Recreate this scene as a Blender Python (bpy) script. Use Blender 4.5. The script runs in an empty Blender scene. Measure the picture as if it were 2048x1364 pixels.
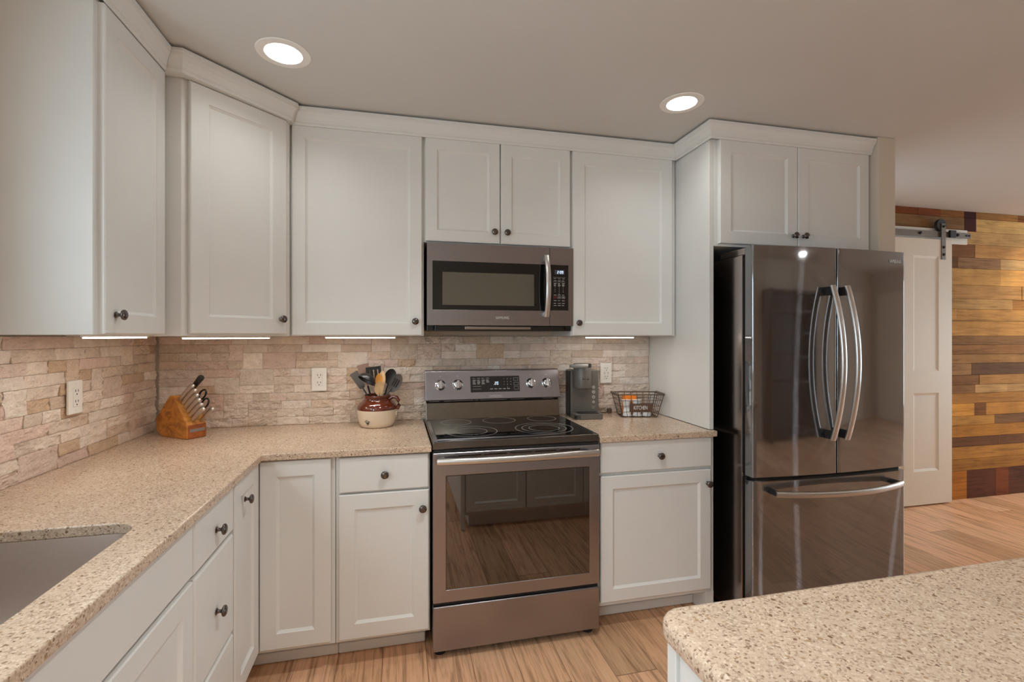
import bpy, bmesh, math, random
from mathutils import Vector, Matrix, noise
D = bpy.data
SC = bpy.context.scene
COL = SC.collection
PI = math.pi

# ------------------------------------------------------------------ camera
cam = D.cameras.new('camera')
cam.sensor_width = 36.0
cam.sensor_fit = 'HORIZONTAL'
cam.lens = 940.667 / 2048 * 36
cam.shift_x = 12.80 / 2048
cam.shift_y = -9.45 / 2048
cam.clip_start = 0.02
co = D.objects.new('camera', cam)
COL.objects.link(co)
co.location = (1.1716, -2.6665, 1.377)
co.rotation_euler = (PI / 2, 0, -0.2264)
SC.camera = co

# ------------------------------------------------------------------ view, world, large lights
SC.view_settings.view_transform = 'Standard'
SC.view_settings.look = 'None'
SC.view_settings.gamma = 1.0
SC.view_settings.use_curve_mapping = False
SC.view_settings.exposure = -0.13
SC.cycles.use_denoising = True
SC.cycles.max_bounces = 10
SC.cycles.diffuse_bounces = 6
SC.cycles.glossy_bounces = 5
SC.cycles.transparent_max_bounces = 12
SC.cycles.caustics_reflective = False
SC.cycles.caustics_refractive = False
SC.cycles.sample_clamp_indirect = 6.0

P_DOWN = 5.4         # flush lamps out of frame (W)
W_SKY = 8.0          # daylight outside the windows
P_CAN = 1.8          # recessed lamps (W)
P_BAR = 0.75         # under-cabinet bars (W)
CAN_COL = (0.97, 1.0, 0.97)
BAR_COL = (1.0, 0.94, 0.86)

world = D.worlds.new('daylight')
SC.world = world
world.use_nodes = True
bg = world.node_tree.nodes['Background']
bg.inputs[0].default_value = (0.72, 0.89, 1.0, 1)
bg.inputs[1].default_value = W_SKY

ZC = 2.437           # ceiling
Y_BEHIND, X_FAR = -4.9, 9.6
Y_WOOD = 0.345
# window openings (u0,u1,z0,z1); left wall u = y, wall behind u = x
WIN_LEFT = (-2.38, -1.50, 1.12, 2.05)
WIN_LEFT_ADDED = (-4.6, -2.95, 0.9, 2.15)  # unseen window added behind the camera for more daylight
WIN_RIGHT_ADDED = (-2.6, -0.1, 0.3, 2.25)  # unseen window added to bring daylight in from the right


def portal(loc, rot, sx, sy):
    l = D.lights.new('daylight_portal', 'AREA')
    l.shape = 'RECTANGLE'
    l.size, l.size_y = sx, sy
    l.cycles.is_portal = True
    o = D.objects.new('daylight_portal', l)
    COL.objects.link(o)
    o.location = loc
    o.rotation_euler = rot


portal((-0.13, (WIN_LEFT[0] + WIN_LEFT[1]) / 2, (WIN_LEFT[2] + WIN_LEFT[3]) / 2), (0, -PI / 2, 0),
       WIN_LEFT[3] - WIN_LEFT[2], WIN_LEFT[1] - WIN_LEFT[0])
portal((-0.13, (WIN_LEFT_ADDED[0] + WIN_LEFT_ADDED[1]) / 2, (WIN_LEFT_ADDED[2] + WIN_LEFT_ADDED[3]) / 2), (0, -PI / 2, 0),
       WIN_LEFT_ADDED[3] - WIN_LEFT_ADDED[2], WIN_LEFT_ADDED[1] - WIN_LEFT_ADDED[0])
portal((X_FAR + .13, (WIN_RIGHT_ADDED[0] + WIN_RIGHT_ADDED[1]) / 2, (WIN_RIGHT_ADDED[2] + WIN_RIGHT_ADDED[3]) / 2), (0, PI / 2, 0),
       WIN_RIGHT_ADDED[3] - WIN_RIGHT_ADDED[2], WIN_RIGHT_ADDED[1] - WIN_RIGHT_ADDED[0])


# ------------------------------------------------------------------ materials
def srgb(r, g, b, k=1.0):
    def f(c):
        c /= 255.0
        return (c / 12.92 if c <= .04045 else ((c + .055) / 1.055) ** 2.4) * k
    return (min(f(r), 1), min(f(g), 1), min(f(b), 1), 1)


class NT:
    def __init__(s, name):
        s.m = D.materials.new(name)
        s.m.use_nodes = True
        s.t = s.m.node_tree
        s.b = s.t.nodes['Principled BSDF']
        s.out = s.t.nodes['Material Output']

    def n(s, typ, **kw):
        nd = s.t.nodes.new(typ)
        for k, v in kw.items():
            if k.startswith('i_'):
                nd.inputs[k[2:].replace('_', ' ')].default_value = v
            else:
                setattr(nd, k, v)
        return nd

    def l(s, a, b):
        s.t.links.new(a, b)

    def math(s, op, a, b=None, c=None):
        nd = s.n('ShaderNodeMath', operation=op)
        for i, v in enumerate((a, b, c)):
            if v is None:
                continue
            if isinstance(v, (int, float)):
                nd.inputs[i].default_value = v
            else:
                s.l(v, nd.inputs[i])
        return nd.outputs[0]

    def ramp(s, fac, stops, interp='LINEAR'):
        r = s.n('ShaderNodeValToRGB')
        r.color_ramp.interpolation = interp
        e = r.color_ramp.elements
        while len(e) < len(stops):
            e.new(0.5)
        for i, (p, c) in enumerate(stops):
            e[i].position = p
            e[i].color = c if len(c) == 4 else (*c, 1)
        s.l(fac, r.inputs[0])
        return r.outputs[0]

    def mix(s, fac, a, b, mode='MIX'):
        nd = s.n('ShaderNodeMix', data_type='RGBA', blend_type=mode)
        for i, v in ((0, fac), (6, a), (7, b)):
            if isinstance(v, (int, float, tuple)):
                nd.inputs[i].default_value = v
            else:
                s.l(v, nd.inputs[i])
        return nd.outputs[2]

    def coord(s, scale=(1, 1, 1)):
        tc = s.n('ShaderNodeTexCoord')
        mp = s.n('ShaderNodeMapping')
        mp.inputs['Scale'].default_value = scale
        s.l(tc.outputs['Object'], mp.inputs[0])
        return mp.outputs[0]

    def bump(s, h, strength, dist):
        b = s.n('ShaderNodeBump')
        b.inputs['Strength'].default_value = strength
        b.inputs['Distance'].default_value = dist
        s.l(h, b.inputs['Height'])
        s.l(b.outputs[0], s.b.inputs['Normal'])


def plain(name, col, rough=.5, metal=0.0, noise_amt=0.0, noise_scale=40, bump=0.0, spec=None, coat=0, aniso=0):
    t = NT(name)
    t.b.inputs['Base Color'].default_value = col if len(col) == 4 else (*col, 1)
    t.b.inputs['Roughness'].default_value = rough
    t.b.inputs['Metallic'].default_value = metal
    if spec is not None:
        t.b.inputs['Specular IOR Level'].default_value = spec
    if coat:
        t.b.inputs['Coat Weight'].default_value = coat
        t.b.inputs['Coat Roughness'].default_value = .05
    if aniso:
        t.b.inputs['Anisotropic'].default_value = aniso
    if noise_amt or bump:
        nz = t.n('ShaderNodeTexNoise', i_Scale=noise_scale, i_Detail=4.0)
        t.l(t.coord(), nz.inputs['Vector'])
        if noise_amt:
            c = col if len(col) == 4 else (*col, 1)
            lo = tuple(x * (1 - noise_amt) for x in c[:3]) + (1,)
            hi = tuple(min(1, x * (1 + noise_amt)) for x in c[:3]) + (1,)
            t.l(t.ramp(nz.outputs['Fac'], [(.3, lo), (.7, hi)]), t.b.inputs['Base Color'])
        if bump:
            t.bump(nz.outputs['Fac'], bump, .002)
    return t.m


def emit(name, col, s):
    t = NT(name)
    t.b.inputs['Base Color'].default_value = (.8, .8, .8, 1)
    t.b.inputs['Emission Color'].default_value = (*col, 1)
    t.b.inputs['Emission Strength'].default_value = s
    return t.m


def quartz(name):
    t = NT(name)
    v = t.coord()
    base = None
    big = t.n('ShaderNodeTexNoise', i_Scale=9.0, i_Detail=3.0)
    t.l(v, big.inputs['Vector'])
    warp = t.n('ShaderNodeTexNoise', i_Scale=120.0, i_Detail=2.0)
    t.l(v, warp.inputs['Vector'])
    wv = t.n('ShaderNodeVectorMath', operation='SCALE')
    t.l(warp.outputs['Color'], wv.inputs[0])
    wv.inputs['Scale'].default_value = .006
    av = t.n('ShaderNodeVectorMath', operation='ADD')
    t.l(v, av.inputs[0])
    t.l(wv.outputs[0], av.inputs[1])
    a = t.n('ShaderNodeTexVoronoi', i_Scale=300.0)
    t.l(av.outputs[0], a.inputs['Vector'])
    sa = t.n('ShaderNodeSeparateColor')
    t.l(a.outputs['Color'], sa.inputs[0])
    ca = t.ramp(sa.outputs[0], [
        (0.0, srgb(142, 116, 96)), (.055, srgb(174, 149, 128)), (.17, srgb(192, 168, 147)), (.34, srgb(204, 180, 157)),
        (.80, srgb(212, 189, 166)), (.93, srgb(222, 202, 182))], 'CONSTANT')
    b = t.n('ShaderNodeTexVoronoi', i_Scale=130.0)
    t.l(av.outputs[0], b.inputs['Vector'])
    sb = t.n('ShaderNodeSeparateColor')
    t.l(b.outputs['Color'], sb.inputs[0])
    cb = t.ramp(sb.outputs[1], [(0.0, srgb(128, 100, 80)), (.022, srgb(174, 142, 110)), (.05, srgb(220, 200, 180))], 'CONSTANT')
    mb = t.math('LESS_THAN', sb.outputs[1], .072)
    md = t.math('LESS_THAN', b.outputs['Distance'], .46)
    mask = t.math('MULTIPLY', mb, md)
    c = t.mix(mask, ca, cb)
    tone = t.ramp(big.outputs['Fac'], [(.3, (.93, .93, .93)), (.7, (1.04, 1.03, 1.02))])
    c = t.mix(1.0, c, tone, 'MULTIPLY')
    t.l(c, t.b.inputs['Base Color'])
    t.b.inputs['Roughness'].default_value = .2
    t.b.inputs['Specular IOR Level'].default_value = .5
    return t.m


def planks_floor(name):
    t = NT(name)
    tc = t.n('ShaderNodeTexCoord')
    sp = t.n('ShaderNodeSeparateXYZ')
    t.l(tc.outputs['Object'], sp.inputs[0])
    Wd, L = .185, 1.22
    u = t.math('DIVIDE', sp.outputs[0], Wd)
    iu = t.math('FLOOR', u)
    w1 = t.n('ShaderNodeTexWhiteNoise', noise_dimensions='1D')
    t.l(iu, w1.inputs['W'])
    vv = t.math('ADD', t.math('DIVIDE', sp.outputs[1], L), t.math('MULTIPLY', w1.outputs['Value'], 7.3))
    iv = t.math('FLOOR', vv)
    cx = t.n('ShaderNodeCombineXYZ')
    t.l(iu, cx.inputs[0])
    t.l(iv, cx.inputs[1])
    w2 = t.n('ShaderNodeTexWhiteNoise', noise_dimensions='2D')
    t.l(cx.outputs[0], w2.inputs['Vector'])
    plankc = t.ramp(w2.outputs['Value'], [
        (0, srgb(196, 154, 118)), (.3, srgb(220, 172, 134)), (.55, srgb(230, 180, 144)), (.8, srgb(208, 162, 124)), (1, srgb(236, 190, 154))])
    # grain
    gx = t.n('ShaderNodeCombineXYZ')
    t.l(t.math('MULTIPLY', sp.outputs[0], 42.0), gx.inputs[0])
    t.l(t.math('MULTIPLY', sp.outputs[1], 2.2), gx.inputs[1])
    t.l(t.math('MULTIPLY', w2.outputs['Value'], 60.0), gx.inputs[2])
    g = t.n('ShaderNodeTexNoise', i_Scale=1.0, i_Detail=6.0, i_Roughness=.65, i_Distortion=.9)
    t.l(gx.outputs[0], g.inputs['Vector'])
    fine = t.n('ShaderNodeCombineXYZ')
    t.l(t.math('MULTIPLY', sp.outputs[0], 230.0), fine.inputs[0])
    t.l(t.math('MULTIPLY', sp.outputs[1], 7.0), fine.inputs[1])
    g2 = t.n('ShaderNodeTexNoise', i_Scale=1.0, i_Detail=3.0)
    t.l(fine.outputs[0], g2.inputs['Vector'])
    gr = t.ramp(g.outputs['Fac'], [(.31, (.46, .40, .36)), (.43, (.82, .79, .76)), (.54, (1.07, 1.07, 1.07))])
    gr2 = t.ramp(g2.outputs['Fac'], [(.32, (.78, .75, .72)), (.5, (1.02, 1.02, 1.02))])
    c = t.mix(1.0, plankc, gr, 'MULTIPLY')
    c = t.mix(.8, c, gr2, 'MULTIPLY')
    fu = t.math('FRACT', u)
    fv = t.math('FRACT', vv)
    e1 = t.math('LESS_THAN', t.math('ABSOLUTE', t.math('SUBTRACT', fu, .5)), .493)
    e2 = t.math('LESS_THAN', t.math('ABSOLUTE', t.math('SUBTRACT', fv, .5)), .4985)
    e = t.math('MULTIPLY', e1, e2)
    c = t.mix(e, srgb(128, 92, 66), c)
    t.l(c, t.b.inputs['Base Color'])
    t.b.inputs['Roughness'].default_value = .42
    t.bump(g.outputs['Fac'], .15, .002)
    return t.m


def wood(name, c_dark, c_light, axis=0, rough=.45, freq=60):
    t = NT(name)
    sc = [freq, freq, freq]
    sc[axis] = freq * .06
    nz = t.n('ShaderNodeTexNoise', i_Scale=1.0, i_Detail=5.0, i_Distortion=.6)
    t.l(t.coord(tuple(sc)), nz.inputs['Vector'])
    t.l(t.ramp(nz.outputs['Fac'], [(.3, c_dark), (.65, c_light)]), t.b.inputs['Base Color'])
    t.b.inputs['Roughness'].default_value = rough
    t.bump(nz.outputs['Fac'], .1, .001)
    return t.m


def attr_mat(name, kind):
    t = NT(name)
    at = t.n('ShaderNodeAttribute', attribute_name='Col')
    if kind == 'stone':
        n1 = t.n('ShaderNodeTexNoise', i_Scale=26.0, i_Detail=6.0, i_Roughness=.6)
        n2 = t.n('ShaderNodeTexNoise', i_Scale=130.0, i_Detail=5.0, i_Roughness=.7)
        v = t.coord()
        t.l(v, n1.inputs['Vector'])
        t.l(v, n2.inputs['Vector'])
        c = t.mix(1.0, at.outputs['Color'], t.ramp(n1.outputs['Fac'], [(.3, (.88, .85, .82)), (.7, (1.08, 1.07, 1.06))]), 'MULTIPLY')
        t.l(c, t.b.inputs['Base Color'])
        t.b.inputs['Roughness'].default_value = .7
        h = t.math('ADD', t.math('MULTIPLY', n1.outputs['Fac'], 1.0), t.math('MULTIPLY', n2.outputs['Fac'], .35))
        t.bump(h, .9, .013)
    else:
        n1 = t.n('ShaderNodeTexNoise', i_Scale=1.0, i_Detail=7.0, i_Roughness=.7, i_Distortion=1.0)
        t.l(t.coord((2.2, 20, 34)), n1.inputs['Vector'])
        n2 = t.n('ShaderNodeTexNoise', i_Scale=5.0, i_Detail=4.0)
        t.l(t.coord(), n2.inputs['Vector'])
        c = t.mix(1.0, at.outputs['Color'], t.ramp(n1.outputs['Fac'], [(.3, (.55, .5, .46)), (.5, (.95, .94, .92)), (.7, (1.12, 1.1, 1.08))]), 'MULTIPLY')
        c = t.mix(1.0, c, t.ramp(n2.outputs['Fac'], [(.3, (.8, .78, .76)), (.65, (1.06, 1.06, 1.06))]), 'MULTIPLY')
        t.l(c, t.b.inputs['Base Color'])
        t.b.inputs['Roughness'].default_value = .8
        t.b.inputs['Specular IOR Level'].default_value = .2
        t.bump(n1.outputs['Fac'], .35, .004)
    return t.m


def steel(name, col, rough, aniso=.7, axis=0, brushed=.03):
    t = NT(name)
    t.b.inputs['Base Color'].default_value = col
    t.b.inputs['Metallic'].default_value = 1.0
    t.b.inputs['Roughness'].default_value = rough
    t.b.inputs['Anisotropic'].default_value = aniso
    sc = [1400, 1400, 1400]
    sc[axis] = 12
    nz = t.n('ShaderNodeTexNoise', i_Scale=1.0, i_Detail=2.0)
    t.l(t.coord(tuple(sc)), nz.inputs['Vector'])
    r = t.math('MULTIPLY_ADD', nz.outputs['Fac'], brushed, rough - brushed / 2)
    t.l(r, t.b.inputs['Roughness'])
    tg = t.n('ShaderNodeTangent', direction_type='RADIAL', axis='Z' if axis != 2 else 'X')
    t.l(tg.outputs[0], t.b.inputs['Tangent'])
    return t.m


def dark_mirror(name):
    # black stainless with a clear lacquer: sharp reflection over a faint brushed lobe
    t = NT(name)
    t.b.inputs['Base Color'].default_value = srgb(146, 146, 148)
    t.b.inputs['Metallic'].default_value = 1.0
    t.b.inputs['Roughness'].default_value = .045
    g = t.n('ShaderNodeBsdfAnisotropic', distribution='GGX')
    g.inputs['Color'].default_value = srgb(190, 194, 200)
    g.inputs['Roughness'].default_value = .24
    g.inputs['Anisotropy'].default_value = 1.0
    tg = t.n('ShaderNodeCombineXYZ')          # brushed sideways across the door
    tg.inputs[0].default_value = 1.0
    t.l(tg.outputs[0], g.inputs['Tangent'])
    mx = t.n('ShaderNodeMixShader')
    mx.inputs[0].default_value = .34
    t.l(t.b.outputs[0], mx.inputs[1])
    t.l(g.outputs[0], mx.inputs[2])
    t.l(mx.outputs[0], t.out.inputs[0])
    return t.m


def tinted_glass(name, tint, refl):
    t = NT(name)
    tr = t.n('ShaderNodeBsdfTransparent')
    tr.inputs[0].default_value = tint
    gl = t.n('ShaderNodeBsdfGlossy')
    gl.inputs['Color'].default_value = (1, .95, .92, 1)
    gl.inputs['Roughness'].default_value = .015
    lw = t.n('ShaderNodeLayerWeight')
    lw.inputs['Blend'].default_value = .25
    f = t.math('MULTIPLY_ADD', lw.outputs['Fresnel'], .6, refl)
    mx = t.n('ShaderNodeMixShader')
    t.l(f, mx.inputs[0])
    t.l(tr.outputs[0], mx.inputs[1])
    t.l(gl.outputs[0], mx.inputs[2])
    t.l(mx.outputs[0], t.out.inputs[0])
    return t.m


M = {}
M['white'] = plain('white_cabinet_paint', srgb(222, 221, 218), .42, noise_amt=.012, noise_scale=6)
M['ceil'] = plain('ceiling_paint', srgb(208, 206, 202), .9, noise_amt=.012, noise_scale=3)
M['beige'] = plain('beige_wall_paint', srgb(202, 190, 174), .85, noise_amt=.015, noise_scale=4)
M['quartz'] = quartz('speckled_quartz')
M['floor'] = planks_floor('vinyl_plank_floor')
M['stone'] = attr_mat('split_face_travertine', 'stone')
M['barnwood'] = attr_mat('reclaimed_wood', 'wood')
M['grout'] = plain('brown_grout', srgb(120, 100, 84), .9, noise_amt=.1)  # brown backing colour between the stones
M['nickel'] = plain('dark_nickel', srgb(108, 100, 96), .2, 1.0, noise_amt=.1, noise_scale=80)
M['steel'] = steel('brown_stainless', srgb(156, 152, 156), .30)
M['steel_light'] = steel('satin_steel', srgb(206, 203, 200), .32, .5)
M['chrome'] = plain('chrome_knob', srgb(215, 217, 222), .12, 1.0, noise_amt=.02)
M['sinksteel'] = plain('sink_steel', srgb(206, 194, 186), .45, .9, noise_amt=.03, noise_scale=300)
M['black'] = plain('black_enamel', srgb(18, 17, 17), .25, noise_amt=.1)
M['blackmat'] = plain('matte_black', srgb(24, 22, 21), .6, noise_amt=.1)
M['cooktop'] = plain('black_ceramic_glass', srgb(10, 10, 11), .04, noise_amt=.1, spec=.6)
M['cookrim'] = plain('cooktop_metal_rim', srgb(112, 106, 102), .2, 1.0, noise_amt=.05)
M['ringmark'] = plain('burner_ring_print', srgb(150, 146, 142), .4, noise_amt=.05)
M['steel_dim_refl'] = steel('stainless_dim_reflection', srgb(142, 132, 130), .3)  # same steel darkened; the dark room it reflects is put into the colour
M['riser'] = plain('polished_dark_metal', srgb(128, 121, 112), .16, 1.0, noise_amt=.06)
M['mirror'] = dark_mirror('black_stainless_mirror')
M['fridgeside'] = plain('fridge_side_paint', srgb(168, 160, 157), .18, 1.0, noise_amt=.08, noise_scale=200)
M['ovenglass'] = tinted_glass('oven_window_glass', (.26, .22, .20, 1), .13)
M['ovencav'] = plain('oven_enamel', srgb(24, 21, 20), .5, noise_amt=.1)
M['mwglass'] = plain('microwave_black_glass', srgb(14, 13, 13), .04, noise_amt=.1, spec=.6)
M['mwscreen'] = plain('mesh_and_wall_reflection', srgb(92, 86, 74), .3, noise_amt=.06, noise_scale=900)  # mesh screen with the wall's reflection put into its olive colour
M['panel'] = plain('control_panel_black', srgb(40, 37, 36), .15, noise_amt=.06)
M['print'] = plain('panel_print', srgb(190, 188, 184), .5, noise_amt=.03)
M['printred'] = plain('panel_print_red', srgb(150, 60, 60), .5, noise_amt=.03)
M['lcd'] = plain('lcd_backing', srgb(70, 76, 92), .3, noise_amt=.05)
M['digits'] = emit('lit_digits', (.55, .75, 1.0), 1.0)
M['logo'] = plain('logo_silver', srgb(205, 203, 200), .4, 0.0, noise_amt=.03)
M['logodim'] = plain('logo_dim', srgb(150, 142, 136), .35, .6, noise_amt=.03)
M['plate'] = plain('white_plastic', srgb(232, 228, 220), .35, noise_amt=.01)
M['slot'] = plain('outlet_slot', srgb(50, 44, 40), .6, noise_amt=.1)
M['woodblock'] = wood('oiled_hardwood', srgb(150, 88, 34), srgb(214, 146, 66), 0, .35, 45)
M['woodfront'] = wood('dark_oiled_hardwood', srgb(120, 58, 22), srgb(170, 92, 38), 0, .35, 45)
M['knife'] = plain('brushed_knife_steel', srgb(216, 210, 205), .42, 1.0, noise_amt=.04)
M['blackplastic'] = plain('black_nylon', srgb(34, 33, 34), .35, noise_amt=.08)
M['greyplastic'] = plain('grey_nylon', srgb(84, 80, 78), .4, noise_amt=.06)
M['brownplastic'] = plain('brown_silicone', srgb(128, 96, 78), .5, noise_amt=.06)
M['paleswood'] = wood('beech_wood', srgb(216, 180, 132), srgb(238, 208, 166), 2, .5, 60)
M['honeywood'] = wood('honey_wood', srgb(198, 134, 58), srgb(222, 162, 84), 2, .5, 60)
M['crock'] = plain('cream_stoneware', srgb(226, 208, 184), .18, noise_amt=.02, noise_scale=12, coat=.5)
M['glaze'] = plain('brown_glaze', srgb(98, 40, 22), .1, noise_amt=.15, noise_scale=18, coat=.8)
M['coffee'] = plain('graphite_plastic', srgb(104, 100, 94), .38, .2, noise_amt=.04)
M['coffeedark'] = plain('charcoal_plastic', srgb(36, 34, 36), .4, noise_amt=.06)
M['coffeelight'] = plain('button_grey', srgb(150, 146, 140), .4, noise_amt=.03)
M['wire'] = plain('brown_wire', srgb(92, 76, 62), .45, .3, noise_amt=.1)
M['orange'] = plain('orange_packaging', srgb(236, 130, 40), .35, noise_amt=.04)
M['podwhite'] = plain('white_pod_plastic', srgb(236, 236, 236), .4, noise_amt=.02)
M['sign'] = plain('brown_sign_paint', srgb(92, 66, 52), .6, noise_amt=.1)
M['door'] = plain('off_white_door_paint', srgb(222, 212, 196), .5, noise_amt=.015, noise_scale=5)
M['hutch'] = wood('dark_hutch_wood', srgb(38, 24, 18), srgb(66, 42, 30), 2, .4, 30)
M['iron'] = plain('dark_iron', srgb(118, 108, 100), .5, .6, noise_amt=.1)
M['baffle'] = plain('white_baffle', srgb(240, 236, 230), .5, noise_amt=.01)
M['bulb'] = emit('lamp_face', (1.0, .96, .9), 9.0)
M['bulb_bare'] = emit('bare_lamp_face', (1.0, .98, .95), 90.0)
M['barlamp'] = emit('light_bar_face', (1.0, .95, .88), 7.0)


# ------------------------------------------------------------------ mesh builder
class MB:
    def __init__(s):
        s.v, s.f, s.c, s.mi = [], [], [], []
        s.cur = 0

    def add(s, verts, faces, col=None):
        o = len(s.v)
        s.v += [tuple(p) for p in verts]
        for f in faces:
            s.f.append([i + o for i in f])
            s.c.append(col)
            s.mi.append(s.cur)
        return s

    def mat(s, i):
        s.cur = i
        return s

    def box(s, x0, x1, y0, y1, z0, z1, col=None):
        return s.prism([(x0, y0), (x1, y0), (x1, y1), (x0, y1)], z0, z1, col)

    def prism(s, poly, z0, z1, col=None, M_=None):
        n = len(poly)
        vs = [Vector((p[0], p[1], z0)) for p in poly] + [Vector((p[0], p[1], z1)) for p in poly]
        if M_ is not None:
            vs = [M_ @ p for p in vs]
        fs = [list(range(n))[::-1], [i + n for i in range(n)]] + [[i, (i + 1) % n, (i + 1) % n + n, i + n] for i in range(n)]
        return s.add(vs, fs, col)

    def lathe(s, prof, M_=None, seg=24, cap0=True, cap1=True):
        vs, fs = [], []
        for r, z in prof:
            for k in range(seg):
                a = 2 * PI * k / seg
                vs.append(Vector((r * math.cos(a), r * math.sin(a), z)))
        for i in range(len(prof) - 1):
            for k in range(seg):
                a, b = i * seg + k, i * seg + (k + 1) % seg
                fs.append([a, b, b + seg, a + seg])
        if cap0:
            fs.append(list(range(seg))[::-1])
        if cap1:
            fs.append([(len(prof) - 1) * seg + k for k in range(seg)])
        if M_ is not None:
            vs = [M_ @ p for p in vs]
        return s.add(vs, fs)

    def tube(s, pts, r, seg=10, ry=None, up=None, cap=True):
        """sweep an ellipse (r across, ry along `up`) through pts; r may be a list"""
        pts = [Vector(p) for p in pts]
        n = len(pts)
        rs = r if isinstance(r, (list, tuple)) else [r] * n
        rys = (ry if isinstance(ry, (list, tuple)) else [ry] * n) if ry is not None else rs
        vs, fs = [], []
        upv = Vector(up) if up is not None else None
        for i in range(n):
            t = (pts[min(i + 1, n - 1)] - pts[max(i - 1, 0)]).normalized()
            if upv is None:
                a = Vector((0, 0, 1)) if abs(t.z) < .9 else Vector((1, 0, 0))
                sd = t.cross(a).normalized()
            else:
                sd = t.cross(upv).normalized()
            u2 = sd.cross(t).normalized()
            if i == 0:
                pu = u2
            elif upv is None:
                if pu.dot(u2) < 0:
                    u2, sd = -u2, -sd
                pu = u2
            for k in range(seg):
                a = 2 * PI * k / seg
                vs.append(pts[i] + sd * (rs[i] * math.cos(a)) + u2 * (rys[i] * math.sin(a)))
        for i in range(n - 1):
            for k in range(seg):
                a, b = i * seg + k, i * seg + (k + 1) % seg
                fs.append([a, b, b + seg, a + seg])
        if cap:
            fs.append(list(range(seg))[::-1])
            fs.append([(n - 1) * seg + k for k in range(seg)])
        return s.add(vs, fs)

    def band(s, pts, w, t, side):
        """flat bar of width w along unit vector side and thickness t, swept through pts"""
        pts = [Vector(p) for p in pts]
        n = len(pts)
        sd = Vector(side).normalized()
        vs, fs = [], []
        for i in range(n):
            tg = (pts[min(i + 1, n - 1)] - pts[max(i - 1, 0)]).normalized()
            nn = tg.cross(sd).normalized()
            c = .28
            for a, b in ((-.5, -.5 + c), (-.5 + c * t / w, -.5), (.5 - c * t / w, -.5), (.5, -.5 + c), (.5, .5 - c), (.5 - c * t / w, .5), (-.5 + c * t / w, .5), (-.5, .5 - c)):
                vs.append(pts[i] + sd * (a * w) + nn * (b * t))
        for i in range(n - 1):
            for k in range(8):
                a, b = i * 8 + k, i * 8 + (k + 1) % 8
                fs.append([a, b, b + 8, a + 8])
        fs.append(list(range(8))[::-1])
        fs.append([(n - 1) * 8 + k for k in range(8)])
        return s.add(vs, fs)

    def sphere(s, c, rx, ry=None, rz=None, seg=20, rings=12, M_=None):
        ry = rx if ry is None else ry
        rz = rx if rz is None else rz
        vs, fs = [], []
        for i in range(1, rings):
            th = PI * i / rings
            for k in range(seg):
                a = 2 * PI * k / seg
                vs.append(Vector((c[0] + rx * math.sin(th) * math.cos(a), c[1] + ry * math.sin(th) * math.sin(a), c[2] + rz * math.cos(th))))
        vs += [Vector((c[0], c[1], c[2] + rz)), Vector((c[0], c[1], c[2] - rz))]
        T, B = len(vs) - 2, len(vs) - 1
        for i in range(rings - 2):
            for k in range(seg):
                a, b = i * seg + k, i * seg + (k + 1) % seg
                fs.append([a, a + seg, b + seg, b])
        for k in range(seg):
            fs.append([T, k, (k + 1) % seg])
            o = (rings - 2) * seg
            fs.append([B, o + (k + 1) % seg, o + k])
        if M_ is not None:
            vs = [M_ @ p for p in vs]
        return s.add(vs, fs)

    def build(s, name, mat, parent=None, smooth=False, bevel=0, seg=2, local=False, autosmooth=None, solid=0):
        me = D.meshes.new(name)
        vs = s.v
        if parent is not None and not local:
            inv = parent_matrix(parent).inverted()
            vs = [inv @ Vector(p) for p in vs]
        me.from_pydata([tuple(p) for p in vs], [], s.f)
        mats = mat if isinstance(mat, (list, tuple)) else [mat]
        for m in mats:
            me.materials.append(m)
        for p, i in zip(me.polygons, s.mi):
            p.material_index = i
        if any(c is not None for c in s.c):
            ca = me.color_attributes.new('Col', 'FLOAT_COLOR', 'CORNER')
            for p, c in zip(me.polygons, s.c):
                for li in p.loop_indices:
                    ca.data[li].color = c or (1, 1, 1, 1)
        bm = bmesh.new()
        bm.from_mesh(me)
        bmesh.ops.recalc_face_normals(bm, faces=bm.faces)
        bm.to_mesh(me)
        bm.free()
        if smooth:
            for p in me.polygons:
                p.use_smooth = True
            me.set_sharp_from_angle(angle=math.radians(autosmooth or 40))
        me.update()
        o = D.objects.new(name, me)
        COL.objects.link(o)
        if parent is not None:
            o.parent = parent
        if solid:
            md = o.modifiers.new('thickness', 'SOLIDIFY')
            md.thickness = solid
            md.offset = 0
        if bevel:
            md = o.modifiers.new('soft_edges', 'BEVEL')
            md.width = bevel
            md.segments = seg
            md.limit_method = 'ANGLE'
            md.angle_limit = math.radians(35)
            md.harden_normals = False
        return o


def parent_matrix(o):
    m = Matrix.Identity(4)
    chain = []
    while o is not None:
        chain.append(o)
        o = o.parent
    for q in reversed(chain):
        m = m @ (Matrix.Translation(q.location) @ q.rotation_euler.to_matrix().to_4x4())
    return m


def tag(o, label, cat, group=None):
    o['label'] = label
    o['category'] = cat
    if group:
        o['group'] = group
    return o


def thing(name, label, cat, loc, rotz=0.0, group=None):
    o = D.objects.new(name, None)
    o.empty_display_size = .05
    COL.objects.link(o)
    o.location = loc
    o.rotation_euler = (0, 0, rotz)
    return tag(o, label, cat, group)


def struct(o):
    o['kind'] = 'structure'
    return o


def frame_matrix(origin, n):
    """columns u (right seen from the front), v = up, n = out of the face"""
    n = Vector(n).normalized()
    v = Vector((0, 0, 1))
    u = v.cross(n)
    m = Matrix(((u.x, v.x, n.x, origin[0]), (u.y, v.y, n.y, origin[1]), (u.z, v.z, n.z, origin[2]), (0, 0, 0, 1)))
    return m


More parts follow.
